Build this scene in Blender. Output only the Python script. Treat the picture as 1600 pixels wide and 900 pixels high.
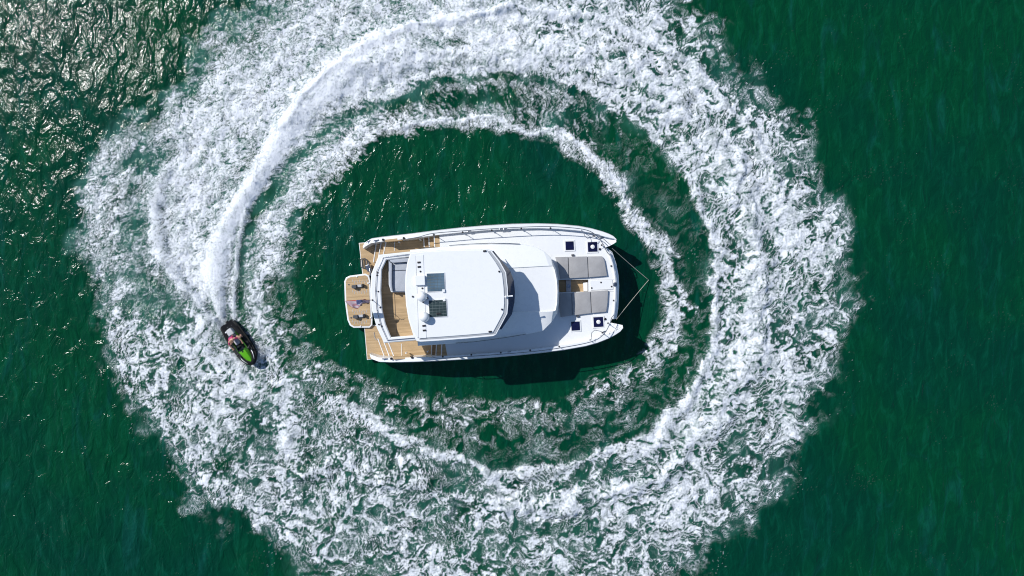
import bpy, bmesh, math, random
import numpy as np
from mathutils import Vector, Matrix

for o in list(bpy.data.objects):
    bpy.data.objects.remove(o)
SC = bpy.context.scene
COL = SC.collection

# ------------------------------------------------------------------ camera
CAM_H = 44.6                      # drone height above the water, metres
S0 = 0.039                        # metres per photograph pixel (1600 wide) at the water
cam_data = bpy.data.cameras.new('camera')
cam_data.sensor_width = 36.0
cam_data.lens = 18.0 / ((800 * S0) / CAM_H)
cam_data.clip_start = 0.5
cam_data.clip_end = 12000
cam = bpy.data.objects.new('camera', cam_data)
cam.location = (0, 0, CAM_H)
cam.rotation_euler = (0, 0, 0)
COL.objects.link(cam)
SC.camera = cam
SC.render.resolution_x, SC.render.resolution_y = 1024, 576

# ------------------------------------------------------------------ light
SUN_EL = math.radians(47.5)
SUN_AZ = math.radians(180 - 33.5)          # direction towards the sun, from +x counter-clockwise
to_sun = Vector((math.cos(SUN_EL) * math.cos(SUN_AZ), math.cos(SUN_EL) * math.sin(SUN_AZ), math.sin(SUN_EL)))
world = bpy.data.worlds.new('World')
SC.world = world
world.use_nodes = True
wn = world.node_tree.nodes
wl = world.node_tree.links
wn.clear()
w_out = wn.new('ShaderNodeOutputWorld')
w_bg = wn.new('ShaderNodeBackground')
w_bg.inputs['Strength'].default_value = 0.11
w_sky = wn.new('ShaderNodeTexSky')
w_sky.sky_type = 'NISHITA'
w_sky.sun_disc = False
w_sky.sun_elevation = SUN_EL
w_sky.sun_rotation = math.pi / 2 - SUN_AZ
w_sky.air_density = 1.0
w_sky.dust_density = 0.3
w_sky.ozone_density = 4.0
wl.new(w_sky.outputs[0], w_bg.inputs[0])
wl.new(w_bg.outputs[0], w_out.inputs[0])
sun_data = bpy.data.lights.new('sun', 'SUN')
sun_data.energy = 4.1
sun_data.angle = math.radians(0.53)
sun_data.color = (1.0, 0.975, 0.935)
sun = bpy.data.objects.new('sun', sun_data)
sun.rotation_euler = (-to_sun).to_track_quat('-Z', 'Y').to_euler()
sun.location = to_sun * 60
COL.objects.link(sun)
SC.view_settings.view_transform = 'Standard'
SC.view_settings.look = 'None'
SC.view_settings.exposure = 0.0
SC.view_settings.gamma = 1.0
SC.view_settings.use_curve_mapping = False
SC.render.engine = 'CYCLES'
SC.cycles.filter_width = 1.1
SC.cycles.use_denoising = True
SC.cycles.max_bounces = 6
SC.cycles.diffuse_bounces = 3
SC.cycles.glossy_bounces = 3
SC.cycles.sample_clamp_indirect = 4.0


def at(px, py, z=0.0):
    """photograph pixel -> world point at height z"""
    k = (CAM_H - z) / CAM_H * S0
    return Vector(((px - 800) * k, -(py - 450) * k, z))


def tag(o, label=None, cat=None, group=None, kind=None):
    if label: o['label'] = label
    if cat: o['category'] = cat
    if group: o['group'] = group
    if kind: o['kind'] = kind
    return o


# ------------------------------------------------------------------ numeric noise for the sea surface
def lattice_noise(x, y, seed):
    rng = np.random.RandomState(seed)
    g = rng.rand(256, 256) * 2 * np.pi
    gx, gy = np.cos(g), np.sin(g)
    xi = np.floor(x).astype(np.int64); yi = np.floor(y).astype(np.int64)
    xf = x - xi; yf = y - yi
    u = xf * xf * xf * (xf * (xf * 6 - 15) + 10)
    v = yf * yf * yf * (yf * (yf * 6 - 15) + 10)
    def d(ix, iy, fx, fy):
        a = (xi + ix) & 255; b = (yi + iy) & 255
        return gx[a, b] * fx + gy[a, b] * fy
    n0 = d(0, 0, xf, yf) * (1 - u) + d(1, 0, xf - 1, yf) * u
    n1 = d(0, 1, xf, yf - 1) * (1 - u) + d(1, 1, xf - 1, yf - 1) * u
    return (n0 * (1 - v) + n1 * v) * 1.5


def fbm(x, y, seed, octaves=4, gain=0.5):
    s = np.zeros_like(x); a = 1.0
    for k in range(octaves):
        s += a * lattice_noise(x * 2 ** k + 17.3 * k, y * 2 ** k - 9.1 * k, seed + k)
        a *= gain
    return s


def smooth(a, b, x):
    t = np.clip((x - a) / (b - a), 0, 1)
    return t * t * (3 - 2 * t)


def spline(pts, closed=False, n=8):
    p = np.array(pts, float)
    m = len(p); out = []
    rng = range(m if closed else m - 1)
    for i in rng:
        if closed:
            p0, p1, p2, p3 = p[(i - 1) % m], p[i], p[(i + 1) % m], p[(i + 2) % m]
        else:
            p0, p1, p2, p3 = p[max(i - 1, 0)], p[i], p[i + 1], p[min(i + 2, m - 1)]
        for k in range(n):
            t = k / n
            out.append(0.5 * ((2 * p1) + (-p0 + p2) * t + (2 * p0 - 5 * p1 + 4 * p2 - p3) * t * t + (-p0 + 3 * p1 - 3 * p2 + p3) * t ** 3))
    if not closed:
        out.append(p[-1])
    return np.array(out)


def poly_sdf(X, Y, pts):
    """signed distance, positive inside, to a closed polygon (pixel units)"""
    p = np.array(pts, float); q = np.roll(p, -1, axis=0)
    best = np.full(X.shape, 1e18); inside = np.zeros(X.shape, bool)
    for (ax, ay), (bx, by) in zip(p[:, :2], q[:, :2]):
        dx, dy = bx - ax, by - ay
        L = dx * dx + dy * dy + 1e-9
        t = np.clip(((X - ax) * dx + (Y - ay) * dy) / L, 0, 1)
        best = np.minimum(best, (X - ax - t * dx) ** 2 + (Y - ay - t * dy) ** 2)
        if ay != by:
            c = ((ay > Y) != (by > Y)) & (X < (bx - ax) * (Y - ay) / (by - ay) + ax)
            inside ^= c
    d = np.sqrt(best)
    return np.where(inside, d, -d)


def stroke(X, Y, pts, n=6):
    """pts rows: x, y, half width, value. returns (normalised distance, signed side distance in px, value, width)"""
    s = spline(pts, False, n)
    best = np.full(X.shape, 1e18); val = np.zeros(X.shape); side = np.zeros(X.shape)
    for a, b in zip(s[:-1], s[1:]):
        dx, dy = b[0] - a[0], b[1] - a[1]
        L = dx * dx + dy * dy + 1e-9
        t = np.clip(((X - a[0]) * dx + (Y - a[1]) * dy) / L, 0, 1)
        ex, ey = X - a[0] - t * dx, Y - a[1] - t * dy
        w = np.maximum(a[2] + (b[2] - a[2]) * t, 0.5)
        dd = (ex * ex + ey * ey) / (w * w)
        m = dd < best
        best = np.where(m, dd, best)
        val = np.where(m, a[3] + (b[3] - a[3]) * t, val)
        side = np.where(m, (ex * (-dy) + ey * dx) / math.sqrt(L), side)
    return np.sqrt(best), side, val


# ------------------------------------------------------------------ the wake, laid out on a plan of the water
OUTER = [(980, -55), (1075, -5), (1120, 45), (1165, 95), (1215, 130), (1255, 180), (1285, 235), (1312, 300), (1338, 350), (1336, 420),
         (1342, 490), (1318, 570), (1296, 640), (1262, 700), (1232, 760), (1186, 815), (1130, 865), (1050, 925), (920, 975), (720, 990),
         (560, 965), (470, 905), (415, 862), (352, 822), (282, 800), (268, 745), (232, 690), (196, 632), (168, 570), (146, 505),
         (138, 450), (112, 395), (108, 330), (124, 262), (150, 205), (225, 160), (268, 112), (312, 55), (370, 0), (480, -70), (720, -95)]
HOLE = [(470, 330), (560, 215), (640, 150), (720, 122), (800, 118), (870, 135), (945, 172), (1015, 222), (1070, 285), (1105, 350), (1116, 425),
        (1106, 500), (1094, 560), (1062, 612), (1010, 672), (930, 698), (860, 722), (790, 730), (735, 712), (660, 682), (590, 648),
        (530, 618), (478, 596), (440, 560), (416, 500), (424, 420)]
CALM = [(500, 330), (548, 272), (610, 225), (690, 208), (770, 208), (850, 228), (915, 265), (960, 312), (1000, 372), (1015, 440),
        (1012, 500), (985, 560), (930, 600), (830, 622), (720, 622), (620, 598), (540, 566), (492, 520), (470, 450), (478, 380)]


def wake_fields(X, Y):
    """X, Y in photograph pixels -> foam density, lace style, aeration, height in metres"""
    wx = 16 * fbm(X / 70, Y / 70, 3, 3) + 7 * fbm(X / 18, Y / 18, 7, 3)
    wy = 16 * fbm(X / 70 + 40, Y / 70, 5, 3) + 7 * fbm(X / 18 + 30, Y / 18, 9, 3)
    Xw, Yw = X + wx, Y + wy
    ex, ey = 22 * fbm(X / 46, Y / 46, 13, 3), 22 * fbm(X / 46 + 20, Y / 46, 14, 3)
    so = poly_sdf(Xw + ex, Yw + ey, spline(OUTER, True, 3))
    sh = poly_sdf(X + wx * .7, Y + wy * .7, spline(HOLE, True, 3))
    sc = poly_sdf(X + wx * .6, Y + wy * .6, spline(CALM, True, 3))
    ring = smooth(-20, 32, so) * (1 - smooth(-14, 8, sh))
    ang = np.arctan2(-(Y - 450), X - 740)             # 0 = right, pi/2 = top
    def lobe(a0, w):
        d = np.abs(np.angle(np.exp(1j * (ang - a0))))
        return smooth(w, 0, d)
    base = 0.52 + 0.04 * lobe(0.0, 1.1) + 0.13 * lobe(2.3, 1.0) + 0.11 * lobe(1.4, .9) - 0.04 * lobe(-2.5, .9) - 0.05 * lobe(-1.5, .6)
    low = fbm(X / 85, Y / 85, 21, 3)
    d = ring * (base + 0.16 * low)
    # outer fringe is thinner, open lace
    fr = 80 + 50 * lobe(2.4, .8)
    d = d * (0.62 + 0.38 * smooth(0, 1, so / fr))
    # strip between the two rings
    mid = smooth(-8, 8, sh) * (1 - smooth(-22, 6, sc))
    dm = 0.19 + 0.22 * lobe(2.2, 1.0) + .26 * lobe(1.3, .8) - 0.06 * lobe(0.1, .5) + 0.06 * lobe(-1.7, 1.1) + .14 * lobe(3.1, .7)
    d = np.maximum(d, mid * (dm + 0.10 * low))
    h = np.zeros_like(X)

    def add(pts, hard=0.55, hh=0.0, warp=1.0, mode='over', power=1.0):
        nonlocal d, h
        q, side, v = stroke(X + wx * warp, Y + wy * warp, pts)
        a = smooth(1.0, hard * 0.6, q)
        if mode == 'over':
            d = d + (v - d) * a * (v > d)
        elif mode == 'cut':
            d = d * (1 - a * v)
        h += hh * smooth(1.25, 0.0, q)

    # inner, older ring
    add([(425, 590, 26, .42), (412, 530, 30, .60), (402, 470, 28, .62), (416, 405, 30, .62), (444, 345, 30, .62), (474, 295, 32, .62), (515, 255, 34, .66), (565, 220, 32, .68),
         (625, 196, 24, .62), (700, 186, 24, .58), (770, 186, 22, .60), (805, 200, 20, .58), (855, 208, 20, .60), (905, 234, 22, .60), (950, 275, 26, .60), (990, 325, 30, .64),
         (1020, 375, 34, .62), (1046, 430, 36, .58), (1056, 485, 34, .58), (1042, 535, 32, .56), (1005, 580, 30, .48), (950, 618, 34, .40), (880, 640, 34, .37), (800, 645, 34, .40),
         (730, 642, 32, .40), (660, 640, 30, .36), (590, 622, 26, .37), (530, 598, 24, .42), (480, 585, 24, .46)], .3, .05)
    # thin bright lip on the inner ring
    add([(600, 208, 3, .7), (690, 186, 4, .92), (765, 182, 4, .95), (800, 196, 4, .9), (838, 208, 4, .92), (870, 200, 4, .85), (905, 225, 5, .88), (955, 275, 5, .8), (1000, 345, 4, .7)], .7, .08, .4)
    # crest of the main ring
    add([(560, 100, 30, 0.72), (650, 85, 30, 0.72), (760, 82, 30, 0.68), (860, 84, 30, 0.67), (950, 105, 30, 0.67), (1030, 150, 26, 0.68), (1095, 205, 24, 0.68), (1140, 270, 24, 0.72),
         (1168, 340, 22, 0.74), (1182, 410, 18, 0.76), (1186, 480, 16, 0.74), (1184, 540, 20, 0.70), (1160, 590, 24, 0.68), (1120, 640, 26, 0.67), (1085, 690, 24, 0.63), (1040, 735, 18, 0.63), (960, 765, 18, 0.65),
         (890, 778, 16, 0.67), (800, 792, 16, 0.65), (700, 775, 14, 0.63), (620, 745, 14, 0.59), (540, 735, 18, 0.59), (470, 740, 16, 0.59)], .2, .24)
    add([(780, 15, 12, .86), (870, 20, 10, .86), (950, 34, 9, .84), (1010, 62, 9, .84), (1065, 95, 9, .82), (1115, 140, 8, .82), (1160, 190, 8, .76), (1200, 250, 8, .72), (1225, 310, 7, .66)], .5, .15, .5)
    add([(535, 628, 14, .64), (590, 660, 15, .68), (660, 698, 15, .70), (735, 728, 14, .70), (800, 744, 13, .64), (870, 736, 13, .66), (940, 712, 14, .68), (1010, 692, 17, .74), (1065, 635, 14, .78), (1100, 575, 12, .76), (1114, 500, 10, .72), (1118, 430, 10, .72), (1105, 350, 12, .72), (1070, 285, 12, .70)], .4, .10, .8)
    add([(440, 630, 26, .62), (462, 700, 26, .60), (440, 760, 28, .60), (465, 820, 26, .58), (500, 870, 26, .58)], .05, .04)
    add([(205, 560, 26, .54), (235, 620, 30, .57), (285, 690, 34, .58), (330, 750, 34, .57), (400, 805, 30, .56)], .05, .03)
    add([(470, 176, 30, .88), (560, 100, 46, .84), (680, 68, 50, .79), (820, 64, 48, .75), (940, 85, 44, .73), (1040, 145, 40, .73), (1110, 215, 36, .73), (1155, 300, 32, .74), (1178, 400, 26, .76), (1182, 500, 24, .74), (1150, 590, 24, .68)], .1, .05)
    add([(165, 235, 34, .58), (150, 320, 38, .58), (170, 420, 40, .58), (195, 510, 40, .58), (240, 590, 40, .57)], .05)
    add([(400, 590, 40, .60), (330, 590, 40, .60), (270, 540, 36, .58)], .05)
    # dark green windows and troughs in the ring
    for (x, y, w, v) in [(640, 75, 26, .30), (700, 70, 22, .35), (850, 45, 20, .30), (250, 235, 26, .45), (225, 250, 20, .4), (380, 215, 18, .35), (390, 740, 18, .4),
                         (700, 755, 22, .45), (735, 780, 20, .35), (620, 705, 18, .35), (410, 700, 26, .30), (1165, 400, 16, .35), (1160, 470, 14, .4), (1162, 520, 14, .35),
                         (1145, 350, 12, .3), (1062, 215, 24, .30), (950, 100, 18, .35), (420, 120, 30, .25), (230, 340, 28, .35), (190, 440, 20, .3), (215, 480, 16, .5), (280, 575, 16, .45), (920, 780, 14, .4)]:
        add([(x - w, y + w * .2, w * .8, v), (x, y, w, v), (x + w, y - w * .2, w * .8, v)], .1, -.06, 1.2, 'cut')
    # fresh wake left of the plume: mist settled on the water
    add([(270, 330, 60, .62), (300, 250, 85, .72), (350, 190, 85, .76), (430, 110, 75, .74), (520, 40, 60, .68), (640, 0, 40, .60)], .1, 0.0, 1.0)
    add([(285, 270, 34, .68), (285, 330, 44, .76), (300, 400, 46, .78), (318, 460, 30, .76)], .1)
    # the dark strip just under the plume
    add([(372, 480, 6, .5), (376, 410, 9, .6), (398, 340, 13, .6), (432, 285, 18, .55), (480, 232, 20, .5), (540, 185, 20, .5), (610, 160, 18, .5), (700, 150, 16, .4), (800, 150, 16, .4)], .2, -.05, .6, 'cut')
    # arms of the wake
    add([(346, 512, 5, .8), (318, 484, 7, .85), (290, 452, 10, .85), (266, 418, 14, .84), (248, 378, 16, .84), (241, 335, 15, .80), (246, 292, 13, .74), (262, 262, 12, .66)], .1, .16, .45)
    add([(366, 500, 2.4, .85), (367, 460, 2.6, .92), (369, 415, 2.8, .9), (374, 375, 3.0, .85), (386, 330, 4, .7)], .5, .10, .12)
    add([(330, 500, 12, .75), (318, 520, 14, .74), (326, 545, 15, .74), (350, 560, 14, .72), (380, 572, 12, .66)], .1, .08, .5)
    add([(398, 560, 9, .8), (412, 548, 9, .6)], .2, .05, .3)
    # the plume itself, thrown up behind the craft
    add([(352, 508, 6, .93), (346, 488, 8, 1.0), (340, 455, 14, 1.05), (336, 420, 24, 1.06), (343, 385, 25, 1.06), (360, 345, 19, 1.05), (384, 305, 18, 1.05), (412, 262, 20, 1.05), (440, 218, 23, 1.03),
         (470, 176, 27, 1.0), (508, 138, 34, .97), (556, 105, 42, .90), (620, 75, 44, .84)], .85, .26, .14)
    add([(440, 200, 10, 1.0), (466, 160, 10, 1.0), (500, 122, 9, 1.0), (545, 88, 9, .98), (600, 60, 9, .95), (660, 38, 9, .92), (730, 24, 9, .9), (800, 16, 9, .88)], .5, .18, .5)
    aer = np.clip(smooth(-25, 25, so) * (1 - smooth(-12, 14, sh)) * .75 + mid * .30 + d * .5, 0, 1)
    fresh = np.clip(lobe(2.35, 1.5) * 1.25, 0, 1)
    lace = (1 - smooth(.25, .85, fresh)) * (1 - mid * lobe(1.2, 1.5))
    lump = fbm(X / 22, Y / 22, 33, 4, .55)
    h += 0.10 * lump * np.clip(d * 1.4, 0, 1) * (1 - .6 * smooth(.8, 1.0, d))
    # the jet ski's own trough
    a, b = (X - 374) * .594 + (Y - 536) * .804, (X - 374) * .804 - (Y - 536) * .594
    tro = smooth(1.35, .85, np.sqrt((a / 42) ** 2 + (b / 15) ** 2))
    h = h * (1 - tro) - .10 * tro
    return d, lace, aer, h


def tiled_noise(x, y, seed, period):
    """gradient noise, periodic in x"""
    rng = np.random.RandomState(seed)
    g = rng.rand(512, 256) * 2 * np.pi
    gx, gy = np.cos(g).astype(np.float32), np.sin(g).astype(np.float32)
    xi = np.floor(x).astype(np.int32); yi = np.floor(y).astype(np.int32)
    xf = (x - xi).astype(np.float32); yf = (y - yi).astype(np.float32)
    u = xf * xf * xf * (xf * (xf * 6 - 15) + 10)
    v = yf * yf * yf * (yf * (yf * 6 - 15) + 10)
    a0, a1 = (xi % period) & 511, ((xi + 1) % period) & 511
    b0, b1 = yi & 255, (yi + 1) & 255
    n0 = (gx[a0, b0] * xf + gy[a0, b0] * yf) * (1 - u) + (gx[a1, b0] * (xf - 1) + gy[a1, b0] * yf) * u
    n1 = (gx[a0, b1] * xf + gy[a0, b1] * (yf - 1)) * (1 - u) + (gx[a1, b1] * (xf - 1) + gy[a1, b1] * (yf - 1)) * u
    return (n0 * (1 - v) + n1 * v) * 1.5


def flat_noise(x, y, seed):
    return tiled_noise(x, y, seed, 100000)


def ridge(n, k):
    return np.clip(1 - np.abs(n) * k, 0, 1)


def cells(x, y, seed, period=1024, jitter=1.0):
    """distance to the border between the two nearest cell seeds (0 on the border); periodic in x"""
    rng = np.random.RandomState(seed)
    jx = (rng.rand(1024, 256).astype(np.float32) - .5) * jitter + .5
    jy = (rng.rand(1024, 256).astype(np.float32) - .5) * jitter + .5
    xi = np.floor(x).astype(np.int32); yi = np.floor(y).astype(np.int32)
    f1 = np.full(x.shape, 9e9, np.float32); f2 = f1.copy()
    for i in (-1, 0, 1):
        for j in (-1, 0, 1):
            a = ((xi + i) % period) & 1023; b = (yi + j) & 255
            q = (xi + i + jx[a, b] - x) ** 2 + (yi + j + jy[a, b] - y) ** 2
            f2 = np.minimum(f2, np.maximum(f1, q)); f1 = np.minimum(f1, q)
    return np.sqrt(f2) - np.sqrt(f1)


def foam_detail(X, Y, d, lace, aer):
    """fine structure of the foam. returns cover 0..1, milkiness 0..1, relief in metres"""
    X = X.astype(np.float32); Y = Y.astype(np.float32)
    d = d.astype(np.float32)
    dx, dy = X - 740, Y - 450
    r = np.hypot(dx, dy)
    T = (np.arctan2(dy, dx) / (2 * np.pi) + 0.5) + r * 0.00028
    # turbulence that bends everything
    w1 = flat_noise(X / 52, Y / 52, 101); w2 = flat_noise(X / 52 + 9, Y / 52 + 31, 102)
    w3 = flat_noise(X / 21, Y / 21, 103); w4 = flat_noise(X / 21 + 5, Y / 21 + 77, 104)
    w5 = flat_noise(X / 9, Y / 9, 105); w6 = flat_noise(X / 9 + 3, Y / 9 + 7, 106)
    w7 = flat_noise(X / 4, Y / 4, 107); w8 = flat_noise(X / 4 + 3, Y / 4 + 7, 108)
    ux = 14 * w1 + 9 * w3 + 4.0 * w5 + .9 * w7; uy = 14 * w2 + 9 * w4 + 4.0 * w6 + .9 * w8
    # long arcs that follow the turn, and fibres across them
    P = 100
    rw = r + 1.0 * ux
    Tw = T * P + .055 * uy
    arc = tiled_noise(T * 22 + .02 * uy, rw / 15, 125, 22)
    # --- lace: strings of foam round dark holes, drawn out along a slant
    ca, sa = math.cos(math.radians(-32)), math.sin(math.radians(-32))
    A = ((X + ux) * ca + (Y + uy) * sa) / 1.35
    B = (-(X + ux) * sa + (Y + uy) * ca)
    big = flat_noise(A / 34, B / 34, 111)
    med = flat_noise(A / 13, B / 13, 112)
    sml = flat_noise(A / 6, B / 6, 113)
    tin = flat_noise(X / 3.0 + .5 * w5, Y / 3.0 + .5 * w6, 114)
    Tc = T + uy / 3016
    c1 = cells(Tc * 235, rw / 21, 131, 235); c2 = cells(Tc * 480, rw / 10, 132, 480); c3 = cells(Tc * 900, rw / 5.2, 133, 900)
    m1 = smooth(-.25, .25, big + .3 * w3)
    hole = np.minimum(np.minimum(c1 * 1.0 + .03 * (1 - m1), c2 * .95 + .06 * m1), c3 * .9 + .19)
    lac = .50 - 2.05 * hole + .10 * big + .20 * med + .15 * sml + .12 * tin + .13 * arc
    # a second net, coarser and calmer, takes over in patches
    A2, B2 = (X + 1.3 * ux) / 1.25, Y + 1.3 * uy
    k1 = cells(A2 / 30, B2 / 24, 151); k2 = cells(A2 / 12 + 2.2, B2 / 10, 152)
    hole2 = np.minimum(k1 * 1.0, k2 * 1.0 + .07)
    lac2 = .58 - 1.9 * hole2 + .26 * med + .22 * sml + .14 * tin + .16 * arc
    pick = smooth(-.12, .22, flat_noise(X / 95, Y / 95 + 3, 153) + .5 * w1)
    froth = .10 + .55 * sml + .35 * tin + .45 * med + .25 * arc
    pick2 = smooth(.10, .40, flat_noise(X / 70 + 8, Y / 70, 154) + .5 * w2)
    lac = lac + (lac2 - lac) * pick
    lac = lac + (froth - lac) * pick2 * .8
    string = np.maximum.reduce([ridge(c1, 9.0), .9 * ridge(c2, 5.5), .4 * ridge(c3, 3.5)]) * smooth(-.35, .25, med + .5 * big)
    # --- fresh spray: fine fibres, mostly pointing outwards, well stirred
    f1 = tiled_noise(Tw, rw / 46, 121, P); f2 = tiled_noise(Tw * 2.0, rw / 24, 122, P * 2)
    f3 = tiled_noise(Tw * 5.0, (r + .45 * ux) / 17, 123, P * 5)
    g = flat_noise((X + .8 * ux) / 4.2, (Y + .8 * uy) / 4.2, 124)
    fs = np.maximum(ridge(f3, 2.6), .9 * ridge(g, 2.8))
    fine = .10 * f1 + .20 * f2 + .30 * f3 + .22 * g + .20 * tin + .14 * med + .10 * arc + .72 * (fs - .55)
    comb = .50 * f2 + .55 * f3 + .25 * g + .20 * tin + .15 * med + .12 * arc
    Fd = fine + (lac - fine) * lace
    thinz = smooth(.55, .32, d) * (1 - lace)
    Fd = Fd + (comb - Fd) * thinz * .75
    solid = smooth(.86, 1.0, d)
    Fd = Fd * (1 - .65 * solid)
    lvl = Fd + (d - .5 - .055 * lace) * 1.9
    wide = 1 - .55 * lace
    thick = smooth(.05, .05 + .30 * wide, lvl)
    thin = smooth(-.30 * wide, .16, lvl)
    tone = np.clip(.66 + .18 * med + .34 * tin + .28 * sml + .16 * arc + .34 * (lvl - .3) + .12 * (1 - lace), .36, 1.0)
    some = smooth(.03, .14, d)
    cover = some * np.clip(thick * tone + (1 - thick) * thin * (.24 + .14 * (1 - lace)), 0, 1)
    cover = np.maximum(cover, lace * string * smooth(.06, .30, d) * smooth(.62, .42, d) * (.55 + .25 * sml + .25 * tin))
    # stray flecks on the open water
    fl = flat_noise(X / 2.6 + 40, Y / 2.6, 141) + .5 * flat_noise(X / 1.7, Y / 1.7 + 9, 142)
    patch = flat_noise(X / 60, Y / 60 + 5, 143) + .6 * flat_noise(X / 20 + 3, Y / 20, 144)
    near = smooth(.0, .35, aer)
    fleck = smooth(.66, .95, fl + .55 * patch + .16 * near - .30) * (.03 + .45 * near)
    cover = np.maximum(cover, fleck * (1 - some))
    milk = np.clip(smooth(.35, 1.15, aer + .45 * big + .35 * w1) * (.34 - .16 * lace), 0, 1) * smooth(.02, .25, aer)
    rel = some * (.05 * np.clip(lvl, -.4, .8) + .018 * tin * thick)
    return cover, milk, rel
def build_sea():
    step = 0.048
    xc = np.arange(-32.4, 32.4 + 1e-6, step); yc = np.arange(-18.6, 18.6 + 1e-6, step)
    grow = []
    g, s = 0.0, 0.2
    while g < 4200:
        g += s; grow.append(g); s *= 1.32
    grow = np.array(grow)
    xs = np.concatenate([xc[0] - grow[::-1], xc, xc[-1] + grow])
    ys = np.concatenate([yc[0] - grow[::-1], yc, yc[-1] + grow])
    nx, ny = len(xs), len(ys)
    XX, YY = np.meshgrid(xs, ys)
    X, Y = XX / S0 + 800, -YY / S0 + 450
    cs = 4.0
    cx = np.arange(-90, 1695, cs); cy = np.arange(-90, 995, cs)
    CX, CY = np.meshgrid(cx, cy)
    fields = wake_fields(CX, CY)
    fx = np.clip((X - cx[0]) / cs, 0, len(cx) - 1.001); fy = np.clip((Y - cy[0]) / cs, 0, len(cy) - 1.001)
    fi = fx.astype(int); fj = fy.astype(int); fu = fx - fi; fv = fy - fj
    def up(F):
        return (F[fj, fi] * (1 - fu) + F[fj, fi + 1] * fu) * (1 - fv) + (F[fj + 1, fi] * (1 - fu) + F[fj + 1, fi + 1] * fu) * fv
    d, lace, aer, h = [up(f) for f in fields]
    inside = (X > cx[0] + 8) & (X < cx[-1] - 8) & (Y > cy[0] + 8) & (Y < cy[-1] - 8)
    d = np.where(inside, d, 0); aer = np.where(inside, aer, 0); h = np.where(inside, h, 0)
    cover, milk, rel = foam_detail(np.clip(X, -100, 1700), np.clip(Y, -100, 1000), d, lace, aer)
    rel = np.where(inside, rel, 0); milk = np.where(inside, milk, 0)
    # wind sea: short crests running from the upper left
    ca, sa = math.cos(math.radians(-28)), math.sin(math.radians(-28))
    A = XX * ca - YY * sa; B = XX * sa + YY * ca
    fade = smooth(90, 40, np.hypot(XX, YY))
    sea = 0.060 * fbm(A / 2.6, B / 4.6, 51, 3, .5) + 0.05 * fbm(A / 8.0, B / 14.0, 61, 2, .5)
    calm = 1 - 0.35 * smooth(10, 30, XX)
    h = h + rel + sea * fade * calm
    V = np.stack([XX.ravel(), YY.ravel(), h.ravel()], 1).astype(np.float32)
    gy, gx = np.gradient(h, ys, xs)
    N = np.stack([-gx.ravel(), -gy.ravel(), np.ones(nx * ny)], 1)
    N = (N / np.linalg.norm(N, axis=1, keepdims=True)).astype(np.float32)
    idx = np.arange(nx * ny).reshape(ny, nx)
    quads = np.stack([idx[:-1, :-1], idx[:-1, 1:], idx[1:, 1:], idx[1:, :-1]], -1).reshape(-1, 4)
    dens = np.maximum(d, aer * .5).ravel()
    isw = dens[quads].max(1) > 0.06
    att = {'cover': cover.ravel(), 'milk': milk.ravel()}
    out = []
    for name, sel in (('sea', ~isw), ('wake_foam', isw)):
        q = quads[sel]
        remap = np.full(nx * ny, -1, np.int32)
        flag = np.zeros(nx * ny, bool); flag[q.ravel()] = True
        used = np.nonzero(flag)[0]; remap[used] = np.arange(len(used), dtype=np.int32)
        q = remap[q]
        me = bpy.data.meshes.new(name)
        me.vertices.add(len(used)); me.vertices.foreach_set('co', V[used].ravel())
        me.loops.add(len(q) * 4); me.loops.foreach_set('vertex_index', q.ravel())
        me.polygons.add(len(q)); me.polygons.foreach_set('loop_start', np.arange(0, len(q) * 4, 4, dtype=np.int32))
        me.update(calc_edges=True)
        me.polygons.foreach_set('use_smooth', np.ones(len(q), bool))
        for k, a in att.items():
            at_ = me.attributes.new(k, 'FLOAT', 'POINT')
            at_.data.foreach_set('value', a[used].astype(np.float32))
        cn = me.attributes.new('custom_normal', 'FLOAT_VECTOR', 'POINT')
        cn.data.foreach_set('vector', N[used].ravel())
        me.materials.append(sea_material())
        o = bpy.data.objects.new(name, me); COL.objects.link(o)
        out.append(o)
    tag(out[0], 'dark green open sea rippled by light wind', 'sea', kind='structure')
    tag(out[1], 'broad ring of churned white foam circling the white catamaran', 'foam', kind='stuff')
    def height(px, py):
        w = at(px, py); i = int(np.clip(np.searchsorted(xs, w.x), 0, nx - 1)); j = int(np.clip(np.searchsorted(ys, w.y), 0, ny - 1))
        return float(h[j, i])
    return height


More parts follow.
